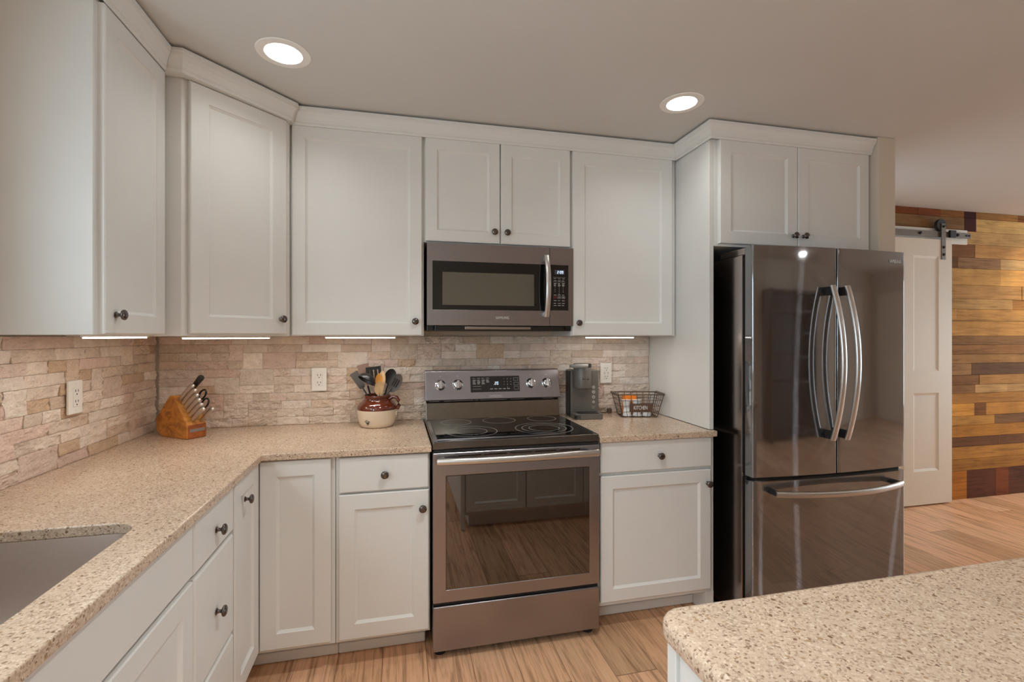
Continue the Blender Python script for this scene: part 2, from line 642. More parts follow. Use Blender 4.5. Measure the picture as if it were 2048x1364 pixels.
def text(body, size, name, mat, parent, Mx, align='CENTER', local=False, depth=.0004, width=None):
    cu = D.curves.new('lettering', 'FONT')
    cu.body = body
    cu.size = size
    cu.align_x = align
    cu.align_y = 'CENTER'
    cu.extrude = depth
    tmp = D.objects.new('lettering', cu)
    COL.objects.link(tmp)
    dg = bpy.context.evaluated_depsgraph_get()
    dg.update()
    me = D.meshes.new_from_object(tmp.evaluated_get(dg))
    D.objects.remove(tmp)
    D.curves.remove(cu)
    if width:
        xs = [v.co.x for v in me.vertices]
        k = width / max(1e-6, max(xs) - min(xs))
        me.transform(Matrix.Diagonal((k, 1, 1, 1)))
    if not local:
        Mx = parent_matrix(parent).inverted() @ Mx
    me.transform(Mx)
    me.materials.clear()
    me.materials.append(mat)
    me.name = name
    o = D.objects.new(name, me)
    COL.objects.link(o)
    o.parent = parent
    return o


def seg7(mb, s, x, z, h, n0, Mx):
    """seven segment digits in plane (u,v) of Mx"""
    SEG = {'0': 'abcdef', '1': 'bc', '2': 'abged', '3': 'abgcd', '4': 'fgbc', '5': 'afgcd', '6': 'afgedc', '7': 'abc', '8': 'abcdefg', '9': 'abcdfg'}
    w, t = h * .5, h * .13
    for ch in s:
        def bx(u0, u1, v0, v1):
            vs = [Mx @ Vector((x + a, z + b, c)) for c in (n0, n0 + .0006) for a, b in ((u0, v0), (u1, v0), (u1, v1), (u0, v1))]
            mb.add(vs, [[3, 2, 1, 0], [4, 5, 6, 7], [0, 1, 5, 4], [1, 2, 6, 5], [2, 3, 7, 6], [3, 0, 4, 7]])
        if ch == ':':
            bx(0, t, h * .25, h * .25 + t)
            bx(0, t, h * .65, h * .65 + t)
            x += t * 2.4
            continue
        if ch == '.':
            bx(0, t, 0, t)
            x += t * 2.4
            continue
        for q in SEG[ch]:
            {'a': lambda: bx(t * .3, w - t * .3, h - t, h), 'd': lambda: bx(t * .3, w - t * .3, 0, t), 'g': lambda: bx(t * .3, w - t * .3, h / 2 - t / 2, h / 2 + t / 2),
             'f': lambda: bx(0, t, h / 2, h - t * .3), 'e': lambda: bx(0, t, t * .3, h / 2), 'b': lambda: bx(w - t, w, h / 2, h - t * .3), 'c': lambda: bx(w - t, w, t * .3, h / 2)}[q]()
        x += w + t * 1.6


# ------------------------------------------------------------------ room shell
def wall_x(name, x0, x1, y0, y1, z0, z1, holes, mat):
    """wall in the y,z plane with rectangular holes (ya,yb,za,zb)"""
    mb = MB()
    for a, b, c, d in holes:
        mb.box(x0, x1, y0, a, z0, z1)
        mb.box(x0, x1, a, b, z0, c)
        mb.box(x0, x1, a, b, d, z1)
        y0 = b
    mb.box(x0, x1, y0, y1, z0, z1)
    return struct(mb.build(name, mat))


def wall_y(name, y0, y1, x0, x1, z0, z1, holes, mat):
    mb = MB()
    for a, b, c, d in holes:
        mb.box(x0, a, y0, y1, z0, z1)
        mb.box(a, b, y0, y1, z0, c)
        mb.box(a, b, y0, y1, d, z1)
        x0 = b
    mb.box(x0, x1, y0, y1, z0, z1)
    return struct(mb.build(name, mat))


struct(MB().box(-.12, X_FAR + .12, Y_BEHIND - .12, Y_WOOD + .12, -.1, 0).build('floor', M['floor']))
# ceiling with round holes for the two lamps we look into: built as a slab with square cut-outs closed by annuli
CANS_SEEN = [(.757, -.765), (2.430, -.765)]
R_CAN, R_TRIM = .066, .096


def ceiling():
    mb = MB()
    xs = [-.12]
    for cx, cy in CANS_SEEN:
        xs += [cx - .15, cx + .15]
    xs.append(X_FAR + .12)
    ya, yb = -.765 - .15, -.765 + .15
    for i in range(len(xs) - 1):
        hole = i % 2 == 1
        if not hole:
            mb.box(xs[i], xs[i + 1], Y_BEHIND - .12, Y_WOOD + .12, ZC, ZC + .1)
        else:
            mb.box(xs[i], xs[i + 1], Y_BEHIND - .12, ya, ZC, ZC + .1)
            mb.box(xs[i], xs[i + 1], yb, Y_WOOD + .12, ZC, ZC + .1)
            cx, cy = CANS_SEEN[i // 2]
            n = 48
            vs, fs = [], []
            for k in range(n):
                a = 2 * PI * k / n
                c_, s_ = math.cos(a), math.sin(a)
                q = .15 / max(abs(c_), abs(s_))
                vs.append((cx + (R_CAN + .004) * c_, cy + (R_CAN + .004) * s_, ZC))
                ex, ey = cx + q * c_, cy + q * s_
                vs.append((min(max(ex, xs[i]), xs[i + 1]), min(max(ey, ya), yb), ZC))
            for k in range(n):
                j = (k + 1) % n
                fs.append([2 * k, 2 * k + 1, 2 * j + 1, 2 * j])
            mb.add(vs, fs)
    return struct(mb.build('ceiling', M['ceil']))


ceiling()
wall_x('wall_left', -.12, 0, Y_BEHIND, .12, 0, ZC, [WIN_LEFT_ADDED, WIN_LEFT], M['beige'])
struct(MB().box(0, 3.773, 0, .12, 0, ZC).build('wall_back', M['beige']))
struct(MB().box(3.659, 3.773, -.68, 0, 0, ZC).build('wall_right', M['beige'], bevel=.004))
wall_y('wall_behind', Y_BEHIND - .12, Y_BEHIND, -.12, X_FAR + .12, 0, ZC, [], M['beige'])
wall_x('wall_far_right', X_FAR, X_FAR + .12, Y_BEHIND, Y_WOOD + .12, 0, ZC, [WIN_RIGHT_ADDED], M['beige'])


def window(name, n, hole, pos):
    mb = MB()
    a, b, c, d = hole
    w = .045
    rects = [(a, a + w, c, d), (b - w, b, c, d), (a + w, b - w, c, c + w), (a + w, b - w, d - w, d), ((a + b) / 2 - .02, (a + b) / 2 + .02, c + w, d - w)]
    rects += [(a - .07, a, c - .07, d + .07), (b, b + .07, c - .07, d + .07), (a, b, d, d + .07), (a, b, c - .07, c)]
    for i, (u0, u1, v0, v1) in enumerate(rects):
        dpt = (-.09, -.05) if i < 5 else (0, .016)
        if n[0]:
            xs = sorted((pos + n[0] * dpt[0], pos + n[0] * dpt[1]))
            mb.box(xs[0], xs[1], u0, u1, v0, v1)
        else:
            ys = sorted((pos + n[1] * dpt[0], pos + n[1] * dpt[1]))
            mb.box(u0, u1, ys[0], ys[1], v0, v1)
    struct(mb.build(name, M['plate']))


window('window_1', (1, 0), WIN_LEFT, 0)
window('added_window_left', (1, 0), WIN_LEFT_ADDED, 0)
window('added_window_right', (-1, 0), WIN_RIGHT_ADDED, X_FAR)

# ------------------------------------------------------------------ reclaimed wood wall
R_ = random.Random(7)
ROWS = [
    (2.437, 2.378, [(5.346, (128, 66, 28)), (5.59, (122, 64, 28)), (5.852, (136, 88, 46)), (5.982, (58, 18, 12)), (6.47, (160, 114, 68)), (7, (134, 82, 40))]),
    (2.378, 2.268, [(5.852, (122, 98, 80)), (5.982, (64, 20, 12)), (9, (198, 162, 118))]),
    (2.268, 2.157, [(5.854, (140, 110, 84)), (9, (200, 160, 118))]),
    (2.157, 2.045, [(5.97, (118, 86, 64)), (9, (204, 154, 108))]),
    (2.045, 1.953, [(5.78, (114, 82, 60)), (6.27, (138, 112, 100)), (9, (188, 156, 124))]),
    (1.953, 1.812, [(9, (202, 156, 104))]),
    (1.812, 1.695, [(9, (182, 140, 98))]),
    (1.695, 1.607, [(6.41, (188, 150, 108)), (9, (164, 116, 68))]),
    (1.607, 1.508, [(5.76, (214, 162, 104)), (9, (194, 146, 94))]),
    (1.508, 1.380, [(9, (190, 142, 90))]),
    (1.380, 1.305, [(9, (140, 102, 70))]),
    (1.305, 1.226, [(9, (152, 108, 72))]),
    (1.226, 1.147, [(6.0, (156, 118, 84)), (9, (166, 124, 84))]),
    (1.147, 1.048, [(5.93, (142, 108, 80)), (9, (98, 76, 64))]),
    (1.048, 0.966, [(6.02, (132, 92, 64)), (9, (168, 124, 80))]),
    (0.966, 0.894, [(5.97, (138, 98, 70)), (6.34, (186, 148, 110)), (9, (172, 134, 96))]),
    (0.894, 0.808, [(9, (168, 118, 66))]),
    (0.808, 0.703, [(5.96, (196, 140, 72)), (6.10, (130, 84, 44)), (9, (190, 134, 72))]),
    (0.703, 0.624, [(6.19, (190, 138, 76)), (9, (118, 90, 72))]),
    (0.624, 0.522, [(9, (186, 128, 60))]),
    (0.522, 0.441, [(9, (108, 76, 56))]),
    (0.441, 0.338, [(9, (176, 124, 66))]),
    (0.338, 0.240, [(9, (166, 114, 56))]),
    (0.240, 0.0, [(5.88, (184, 114, 44)), (6.21, (92, 50, 32)), (6.36, (122, 64, 34)), (9, (92, 54, 36))]),
]


def wood_wall():
    mb = MB()
    mb.box(3.773, X_FAR, Y_WOOD + .012, Y_WOOD + .12, 0, ZC, srgb(60, 40, 28))
    for z1, z0, segs in ROWS:
        x = 3.775
        full = []
        for xe, c in segs:
            full.append((xe, c))
        while x < 5.0:
            xe = min(x + R_.uniform(.35, .9), 5.0)
            if 5.0 - xe < .15:
                xe = 5.0
            mb.box(x + .001, xe - .001, Y_WOOD - R_.uniform(0, .006), Y_WOOD + .012, z0 + .0015, z1 - .0015, srgb(R_.randint(110, 180), R_.randint(80, 120), R_.randint(50, 84)))
            x = xe
        for xe, c in full:
            xe = min(xe, X_FAR)
            # long boards beyond the frame are split
            while x < xe - .001:
                e = xe if xe - x < 2.2 else x + R_.uniform(1.2, 2.0)
                j = R_.uniform(.94, 1.06)
                tone = (1.02, .96, .76) if max(c) - min(c) < 56 else (.97, .98, .86)
                mb.box(x + .0008, e - .0008, Y_WOOD - R_.uniform(0, .006), Y_WOOD + .012, z0 + .0012, z1 - .0012, srgb(*(min(255, k * j * w) for k, w in zip(c, tone)), 1.2))
                x = e
    return struct(mb.build('wall_far', M['barnwood']))


wood_wall()
struct(MB().box(4.4, 5.852, Y_WOOD - .024, Y_WOOD - .007, 2.148, 2.268).build('trim_1', M['plate'], bevel=.002))

# barn door and its rail
bd = thing('barn_door', 'off-white panelled sliding barn door hanging on a dark rail', 'door', (5.17, .29, .012))
XB0, XB1, ZB0, ZB1 = 4.72, 5.628, .012, 2.17
YB = .285


def panel_face(mb, Mx, w, h, fr, depth, t, slope=.008, panels=None, edge=.002):
    """slab w x h, front at n=0, with recessed panels [(u0,v0,u1,v1)]"""
    if panels is None:
        panels = [(fr, fr, w - fr, h - fr)]
    us = sorted({0, w} | {p[0] for p in panels} | {p[2] for p in panels})
    vs_ = sorted({0, h} | {p[1] for p in panels} | {p[3] for p in panels})

    def inside(u, v):
        return any(p[0] < u < p[2] and p[1] < v < p[3] for p in panels)
    V, F = [], []

    def vert(u, v, n):
        V.append(Mx @ Vector((u, v, n)))
        return len(V) - 1
    idx = {}

    def gv(u, v):
        uu = min(max(u, edge), w - edge)
        vv = min(max(v, edge), h - edge)
        k = (uu, vv)
        if k not in idx:
            idx[k] = vert(uu, vv, 0)
        return idx[k]
    for i in range(len(us) - 1):
        for j in range(len(vs_) - 1):
            if inside((us[i] + us[i + 1]) / 2, (vs_[j] + vs_[j + 1]) / 2):
                continue
            F.append([gv(us[i], vs_[j]), gv(us[i + 1], vs_[j]), gv(us[i + 1], vs_[j + 1]), gv(us[i], vs_[j + 1])])
    for a, b, c, d in panels:
        o = [gv(a, b), gv(c, b), gv(c, d), gv(a, d)]
        st = .0025
        # small step, slope, panel
        r1 = [vert(a + .0012, b + .0012, -st), vert(c - .0012, b + .0012, -st), vert(c - .0012, d - .0012, -st), vert(a + .0012, d - .0012, -st)]
        s_ = slope
        r2 = [vert(a + s_, b + s_, -depth), vert(c - s_, b + s_, -depth), vert(c - s_, d - s_, -depth), vert(a + s_, d - s_, -depth)]
        for p, q in ((o, r1), (r1, r2)):
            for k in range(4):
                F.append([p[k], p[(k + 1) % 4], q[(k + 1) % 4], q[k]])
        F.append(r2)
    # outer edge ring following every border vertex
    ring = [gv(u, 0) for u in us] + [gv(w, v) for v in vs_[1:]] + [gv(u, h) for u in us[-2::-1]] + [gv(0, v) for v in vs_[-2:0:-1]]
    e1, e2 = [], []
    pts = [(u, 0) for u in us] + [(w, v) for v in vs_[1:]] + [(u, h) for u in us[-2::-1]] + [(0, v) for v in vs_[-2:0:-1]]
    for (u, v) in pts:
        e1.append(vert(u, v, -edge))
        e2.append(vert(u, v, -t))
    n = len(ring)
    for k in range(n):
        j = (k + 1) % n
        F.append([ring[k], ring[j], e1[j], e1[k]])
        F.append([e1[k], e1[j], e2[j], e2[k]])
    F.append(e2[::-1])
    mb.add(V, F)
    return mb


w_ = XB1 - XB0
pl = []
for u0, u1 in ((.11, .40), (.51, w_ - .135)):
    pl += [(u0, .22, u1, .87), (u0, 1.07, u1, 1.93)]
pl = [(.11, .27, .405, .905), (.5, .27, .765, .905), (.11, 1.08, .405, 2.02), (.5, 1.08, .765, 2.02)]
mb = MB()
panel_face(mb, frame_matrix((XB0, YB, ZB0), (0, -1, 0)), w_, ZB1 - ZB0, .11, .009, .035, .02, pl)
mb.build('slab', M['door'], bd)
for xh in (5.53, 4.82):
    h = MB()
    h.box(xh - .022, xh + .022, YB - .006, YB - .001, 2.005, 2.30)
    hanger = h.build('hanger_strap', M['iron'], bd, bevel=.001)
    wm = MB()
    wm.lathe([(.048, -.012), (.05, -.008), (.044, 0), (.05, .008), (.048, .012)], Matrix.Translation((xh - .012, YB + .012, 2.2895)) @ Matrix.Rotation(PI / 2, 4, 'X'), 28)
    wm.build('roller_wheel', M['blackmat'], hanger, smooth=True)
    for zz in (2.275, 2.105, 2.045):
        b_ = MB()
        b_.lathe([(.011, 0), (.011, .006), (.006, .009)], frame_matrix((xh, YB - .006, zz), (0, -1, 0)), 12)
        b_.build('bolt', M['blackmat'], hanger, smooth=True)
rl = thing('barn_door_rail', 'dark flat steel rail mounted on the white board above the barn door', 'rail', (5.3, .31, 2.19))
MB().box(4.3, 5.845, YB + .008, YB + .016, 2.192, 2.238).build('track', M['iron'], rl, bevel=.001)
for xx in (4.9, 5.30, 5.70):
    b_ = MB()
    b_.lathe([(.012, 0), (.012, .008), (.006, .011)], frame_matrix((xx, YB + .008, 2.215), (0, -1, 0)), 12)
    b_.lathe([(.011, -.02), (.011, 0)], frame_matrix((xx, YB + .016, 2.215), (0, -1, 0)), 12)
    b_.build('bolt', M['blackmat'], rl, smooth=True)
MB().box(5.60, 5.665, YB - .008, YB + .008, 2.19, 2.25).build('end_stop', M['blackmat'], rl, bevel=.003)
for xx in (5.80, 5.83):
    b_ = MB()
    b_.lathe([(.008, 0), (.008, .005)], frame_matrix((xx, YB + .008, 2.215), (0, -1, 0)), 10)
    b_.build('end_screw', M['blackmat'], rl, smooth=True)


# ------------------------------------------------------------------ split-face stone backsplash
def backsplash(name, label, length, z0, z1, Mx, seed, holes, tint):
    """stones laid in rows on plane (u along, v up, n out)"""
    R = random.Random(seed)
    mb = MB()
    nrow = 11
    hh = (z1 - z0) / nrow
    # backing
    vs = [Mx @ Vector((u, v, n)) for n in (.0007, .004) for u, v in ((0, z0), (length, z0), (length, z1), (0, z1))]
    mb.mat(1).add(vs, [[3, 2, 1, 0], [4, 5, 6, 7], [0, 1, 5, 4], [1, 2, 6, 5], [2, 3, 7, 6], [3, 0, 4, 7]], (1, 1, 1, 1))
    mb.mat(0)
    taken = {}
    pal = [(226, 210, 196), (232, 218, 205), (222, 205, 188), (236, 224, 212), (228, 212, 200), (220, 199, 180), (230, 210, 198), (240, 230, 220), (212, 186, 160), (226, 202, 190), (234, 220, 208), (229, 214, 200)]
    for r in range(nrow):
        u = 0.0
        blocked = taken.get(r, [])
        while u < length - 1e-4:
            hit = next((b for b in blocked if b[0] - 1e-4 <= u < b[1] - 1e-4), None)
            if hit:
                u = hit[1]
                continue
            w = R.choice((R.uniform(.07, .11), R.uniform(.11, .17), R.uniform(.13, .21)))
            nxt = min([b[0] for b in blocked if b[0] > u + 1e-4] + [length])
            if u + w > nxt - .05:
                w = nxt - u
            rows = 1
            if r < nrow - 1 and R.random() < .16 and w < .2:
                if not any(b[0] < u + w and b[1] > u for b in taken.get(r + 1, [])):
                    rows = 2
                    taken.setdefault(r + 1, []).append((u, u + w))
            c = R.choice(pal)
            j = R.uniform(.95, 1.03)
            col = srgb(*(min(255, k * j * tt) for k, tt in zip(c, tint)))
            prot = .0095 + R.uniform(0, .006)
            rough = R.choice((.0022, .004, .0062))
            tilt = R.uniform(-.0025, .0025)
            nu, nv = max(4, int(w / .006)), 7 * rows
            off = Vector((R.uniform(0, 50), R.uniform(0, 50), 0))
            V, F = [], []
            va, vb = z0 + r * hh + .0006, z0 + (r + rows) * hh - .0006
            for i in range(nu + 1):
                for k in range(nv + 1):
                    uu = u + .0006 + (w - .0012) * i / nu
                    vv = va + (vb - va) * k / nv
                    edge = (i in (0, nu)) or (k in (0, nv))
                    q = noise.fractal(Vector((uu * 22, vv * 40, 0)) + off, 1.0, 2.0, 4)
                    q2 = noise.noise(Vector((uu * 90, vv * 160, 3)) + off)
                    n_ = prot + rough * (q * 1.3 + q2 * .5) + tilt * (2 * k / nv - 1)
                    n_ -= .0012 if edge else 0
                    V.append(Mx @ Vector((uu, vv, min(.0192, max(.005, n_)))))
            for i in range(nu):
                for k in range(nv):
                    a = i * (nv + 1) + k
                    F.append([a, a + nv + 1, a + nv + 2, a + 1])
            # sides to the backing
            border = [i * (nv + 1) for i in range(nu + 1)] + [nu * (nv + 1) + k for k in range(1, nv + 1)] + [i * (nv + 1) + nv for i in range(nu - 1, -1, -1)] + [k for k in range(nv - 1, 0, -1)]
            base = len(V)
            Mi = Mx.inverted()
            for b in border:
                p = Mi @ V[b]
                V.append(Mx @ Vector((p.x, p.y, .003)))
            n = len(border)
            for k in range(n):
                j2 = (k + 1) % n
                F.append([border[k], border[j2], base + j2, base + k])
            mb.add(V, F, col)
            u += w
    o = mb.build(name, [M['stone'], M['grout']])
    return tag(o, label, 'backsplash')


ZCT = .913
backsplash('stone_backsplash', 'beige split-face stone backsplash along the back wall behind the stove', 2.6795, ZCT + .0006, 1.3765, frame_matrix((.0197, 0, 0), (0, -1, 0)), 3, [], (1, 1, 1))
backsplash('stone_backsplash', 'beige split-face stone backsplash on the left wall above the sink counter', 2.1, ZCT + .0006, 1.3765, frame_matrix((0, -2.12, 0), (1, 0, 0)), 11, [], (1.0, .985, .97))

# ------------------------------------------------------------------ cabinets
KNOB_PROF = [(.0095, 0), (.0095, .0025), (.0065, .0045), (.005, .009), (.0055, .014), (.010, .0165), (.0155, .0195), (.0165, .0225), (.0155, .0255), (.0115, .0283), (.006, .0295)]


def knob(parent, Mface, u, v):
    mb = MB()
    mb.lathe(KNOB_PROF, Mface @ Matrix.Translation((u, v, 0)), 24)
    return mb.build('knob', M['nickel'], parent, smooth=True, autosmooth=50)


def door(parent, origin, n, w, h, fr=.06, kn=None, name='door', flat=False, t=.019):
    """origin = lower left corner of the front face (seen from the front)"""
    Mx = frame_matrix(origin, n)
    mb = MB()
    if flat:
        panel_face(mb, Mx, w, h, 0, 0, t, panels=[], edge=.005)
    else:
        panel_face(mb, Mx, w, h, fr, .009, t, .010, edge=.0035)
    d = mb.build(name, M['white'], parent)
    if kn:
        knob(d, Mx, *kn)
    return d


def carcass(parent, poly, z0, z1, name='carcass', bevel=.0015):
    mb = MB()
    mb.prism(poly, z0, z1)
    return mb.build(name, M['white'], parent, bevel=bevel, seg=1)


S = (0, -1, 0)
E_ = (1, 0, 0)
DG = (1, -1, 0)
ZU, ZUT = 1.381, 2.362
# -- upper, left wall
c = thing('wall_cabinet', 'white wall cabinet on the left wall nearest the camera, its blank end panel facing us', 'cabinet', (.16, -.88, ZU))
carcass(c, [(.0, -1.084), (.32, -1.084), (.32, -.672), (0, -.672)], ZU, ZUT)
door(c, (.339, -1.062, ZU + .003), E_, .366, ZUT - ZU - .012, .062, (.052, .058))
# -- upper, diagonal corner
c = thing('wall_cabinet', 'white diagonal corner wall cabinet with a single angled door', 'cabinet', (.3, -.3, ZU))
PC = [(0, 0), (.690, 0), (.690, -.352), (.378, -.664), (0, -.664)]
carcass(c, PC, ZU - .004, ZUT)
a_ = Vector((.378, -.664, 0))
b_ = Vector((.690, -.352, 0))
nd = Vector((1, -1, 0)).normalized()
ud = Vector((1, 1, 0)).normalized()
o_ = a_ + ud * .022 + nd * .020
door(c, (o_.x, o_.y, ZU + .006), DG, .397, ZUT - ZU - .020, .066, (.397 - .03, .066))
# -- upper, back left
c = thing('wall_cabinet', 'white single-door wall cabinet left of the microwave, above the utensil crock', 'cabinet', (1.0, -.16, ZU))
carcass(c, [(.6905, 0), (1.2992, 0), (1.2992, -.316), (.6905, -.316)], ZU - .003, ZUT)
door(c, (.698, -.336, ZU), S, .592, ZUT - ZU - .008, .058, (.559, .068))
# -- upper, over microwave
c = thing('wall_cabinet', 'short white two-door wall cabinet directly above the microwave', 'cabinet', (1.68, -.16, 1.842))
carcass(c, [(1.300, 0), (2.0672, 0), (2.0672, -.316), (1.300, -.316)], 1.841, ZUT)
door(c, (1.307, -.336, 1.845), S, .3725, ZUT - 1.853, .055, (.342, .056))
door(c, (1.6845, -.336, 1.845), S, .3725, ZUT - 1.853, .055, (.030, .056))
# -- upper, back right
c = thing('wall_cabinet', 'white single-door wall cabinet right of the microwave, above the coffee maker', 'cabinet', (2.37, -.16, ZU))
carcass(c, [(2.068, 0), (2.684, 0), (2.684, -.316), (2.068, -.316)], ZU - .003, ZUT)
door(c, (2.0705, -.336, ZU), S, .587, ZUT - ZU - .008, .066, (.030, .066))
# -- over the fridge
c = thing('wall_cabinet', 'deep white two-door cabinet above the black refrigerator', 'cabinet', (3.18, -.3, 1.835))
carcass(c, [(2.7055, -.62), (3.657, -.62), (3.657, -.001), (2.7285, -.001)], 1.826, ZUT)
door(c, (2.726, -.640, 1.838), S, .460, ZUT - 1.846, .062, (.432, .055))
door(c, (3.190, -.640, 1.838), S, .456, ZUT - 1.846, .062, (.030, .055))
# -- tall side panel
pn = MB().prism([(2.679, -.620), (2.7045, -.620), (2.7275, -.001), (2.702, -.001)], ZCT + .001, ZUT)
o = pn.build('fridge_side_panel', M['white'], bevel=.0015, seg=1)
tag(o, 'plain white tall side panel between the right counter and the refrigerator', 'panel')

# -- crown mouldings
CROWN = [(0, 2.350), (.004, 2.350), (.006, 2.356), (.006, 2.362), (.010, 2.364), (.012, 2.376), (.018, 2.390), (.027, 2.402), (.030, 2.405), (.030, 2.413), (.034, 2.415), (.034, 2.426), (0, 2.426)]


def crown(chain, i0, i1, label, back=0.0):
    """moulding along chain[i0..i1]; neighbouring chain points give the mitres. It grows to the right of travel."""
    mb = MB()
    P = [Vector(p) for p in chain]
    rings = []
    for i in range(i0, i1 + 1):
        d0 = (P[i] - P[i - 1]).normalized() if i else (P[1] - P[0]).normalized()
        d1 = (P[i + 1] - P[i]).normalized() if i < len(P) - 1 else d0
        n0, n1 = Vector((d0.y, -d0.x)), Vector((d1.y, -d1.x))
        m = (n0 + n1) / (1 + n0.dot(n1))
        # hairline joint between the pieces
        nud = Vector((0, 0))
        if i == i0 and i > 0:
            nud = d1 * .0006
        if i == i1 and i < len(P) - 1:
            nud = -d0 * .0006
        rings.append([(P[i].x + m.x * o + nud.x, P[i].y + m.y * o + nud.y, z) for o, z in [(q[0] - (back if q[0] == 0 else 0), q[1]) for q in CROWN]])
    k = len(CROWN)
    F = []
    n = len(rings)
    for i in range(n - 1):
        for j in range(k):
            F.append([i * k + j, i * k + (j + 1) % k, (i + 1) * k + (j + 1) % k, (i + 1) * k + j])
    F += [list(range(k)), [(n - 1) * k + j for j in range(k)][::-1]]
    mb.add([p for r in rings for p in r], F)
    o = mb.build('crown_moulding', M['white'])
    return tag(o, label, 'moulding')


CH = [(.341, -1.084), (.341, -.7026), (.3967, -.7026), (.7020, -.3790), (.7020, -.3375), (2.6765, -.3375), (2.6765, -.6415), (3.655, -.6415)]
crown(CH, 0, 1, 'white crown moulding along the top of the left wall cabinet')
crown(CH, 1, 4, 'white crown moulding wrapping the diagonal corner cabinet', .034)
crown(CH, 4, 5, 'long white crown moulding above the microwave and its neighbouring cabinets')
crown(CH, 5, 7, 'white crown moulding around the cabinet above the refrigerator')

# -- base cabinets
ZB, ZBT = .112, .884
YF = -.62


def toe(parent, poly_toe, poly_shoe):
    mb = MB()
    mb.prism(poly_toe, .001, ZB)
    mb.build('toe_kick', M['white'], parent)
    mb = MB()
    mb.prism(poly_shoe, .001, .045)
    mb.build('shoe_moulding', M['white'], parent, bevel=.006, seg=2)


# back left base cabinet
c = thing('base_cabinet', 'white base cabinet with drawer over door, left of the stove', 'cabinet', (1.12, -.3, 0))
carcass(c, [(.925, -.001), (1.309, -.001), (1.309, YF), (.925, YF)], ZB, ZBT)
door(c, (.9385, -.640, .129), S, .365, .596, .062, (.338, .521))
door(c, (.9385, -.640, .733), S, .365, .144, 0, (.183, .070), 'drawer', True)
toe(c, [(.9235, -.3), (1.295, -.3), (1.295, -.505), (.9235, -.505)], [(.9235, -.506), (1.295, -.506), (1.295, -.519), (.9235, -.519)])
# corner base
c = thing('corner_base_cabinet', 'white corner base cabinet with two narrow hinged door leaves meeting in the corner', 'cabinet', (.4, -.4, 0))
carcass(c, [(.001, -.001), (.923, -.001), (.923, YF), (.62, YF), (.62, -.928), (.001, -.928)], ZB, ZBT)
door(c, (.6405, -.640, .130), S, .267, .749, .062, None)
door(c, (.640, -.922, .130), E_, .2805, .749, .062, (.105, .664))
toe(c, [(.3, -.3), (.923, -.3), (.923, -.505), (.505, -.505), (.505, -.928), (.3, -.928)],
    [(.519, -.519), (.923, -.519), (.923, -.506), (.506, -.506), (.506, -.928), (.519, -.928)])
# drawer stack on the left run
c = thing('base_cabinet', 'narrow white drawer base cabinet between the corner cabinet and the sink', 'cabinet', (.3, -1.09, 0))
carcass(c, [(.001, -.930), (.62, -.930), (.62, -1.248), (.001, -1.248)], ZB, ZBT)
for z0_, h_ in ((.732, .147), (.400, .320), (.130, .258)):
    door(c, (.640, -1.243, z0_), E_, .307, h_, 0, (.1535, h_ * .46 if h_ > .2 else h_ * .42), 'drawer', True)
toe(c, [(.3, -.930), (.505, -.930), (.505, -1.248), (.3, -1.248)], [(.506, -.930), (.519, -.930), (.519, -1.248), (.506, -1.248)])
# sink base
c = thing('base_cabinet', 'white sink base cabinet with a plain false drawer front, at lower left', 'cabinet', (.3, -1.68, 0))
sb = MB()
for bx in ((.001, .62, -1.27, -1.250, ZB, ZBT), (.001, .62, -2.11, -2.09, ZB, ZBT), (.001, .02, -2.09, -1.27, ZB, ZBT), (.601, .62, -2.09, -1.27, ZB, ZBT), (.02, .601, -2.09, -1.27, ZB, ZB + .018)):
    sb.box(*bx)
sb.build('carcass', M['white'], c)
door(c, (.640, -2.10, .735), E_, .847, .146, 0, None, 'false_drawer_front', True)
door(c, (.640, -2.10, .130), E_, .421, .592, .062, (.39, .53))
door(c, (.640, -1.676, .130), E_, .423, .592, .062, (.03, .53))
toe(c, [(.3, -1.250), (.505, -1.250), (.505, -2.11), (.3, -2.11)], [(.506, -1.250), (.519, -1.250), (.519, -2.11), (.506, -2.11)])
# right base
c = thing('base_cabinet', 'white base cabinet with drawer over door, between the stove and the refrigerator', 'cabinet', (2.38, -.3, 0))
carcass(c, [(2.085, -.001), (2.725, -.001), (2.703, YF), (2.085, YF)], ZB, ZBT)
door(c, (2.0925, -.640, .136), S, .583, .588, .060, (.562, .521))
door(c, (2.0925, -.640, .738), S, .587, .146, 0, (.301, .070), 'drawer', True)
toe(c, [(2.085, -.3), (2.66, -.3), (2.66, -.505), (2.085, -.505)], [(2.085, -.506), (2.66, -.506), (2.66, -.519), (2.085, -.519)])
MB().box(2.66, 2.703, YF, -.3, .001, ZB).build('foot_panel', M['white'], c)


# ------------------------------------------------------------------ countertops
def rounded(poly, radii, seg=8):
    out = []
    n = len(poly)
    for i in range(n):
        p = Vector(poly[i])
        r = radii[i] if isinstance(radii, (list, tuple)) else radii
        if r <= 0:
            out.append((p.x, p.y))
            continue
        a = (Vector(poly[i - 1]) - p).normalized()
        b = (Vector(poly[(i + 1) % n]) - p).normalized()
        ang = a.angle(b)
        d = r / math.tan(ang / 2)
        c = p + (a + b).normalized() * (r / math.sin(ang / 2))
        s0, s1 = p + a * d - c, p + b * d - c
        a0 = math.atan2(s0.y, s0.x)
        da = math.atan2(s1.y, s1.x) - a0
        while da > PI:
            da -= 2 * PI
        while da < -PI:
            da += 2 * PI
        for k in range(seg + 1):
            t = a0 + da * k / seg
            out.append((c.x + r * math.cos(t), c.y + r * math.sin(t)))
    return out


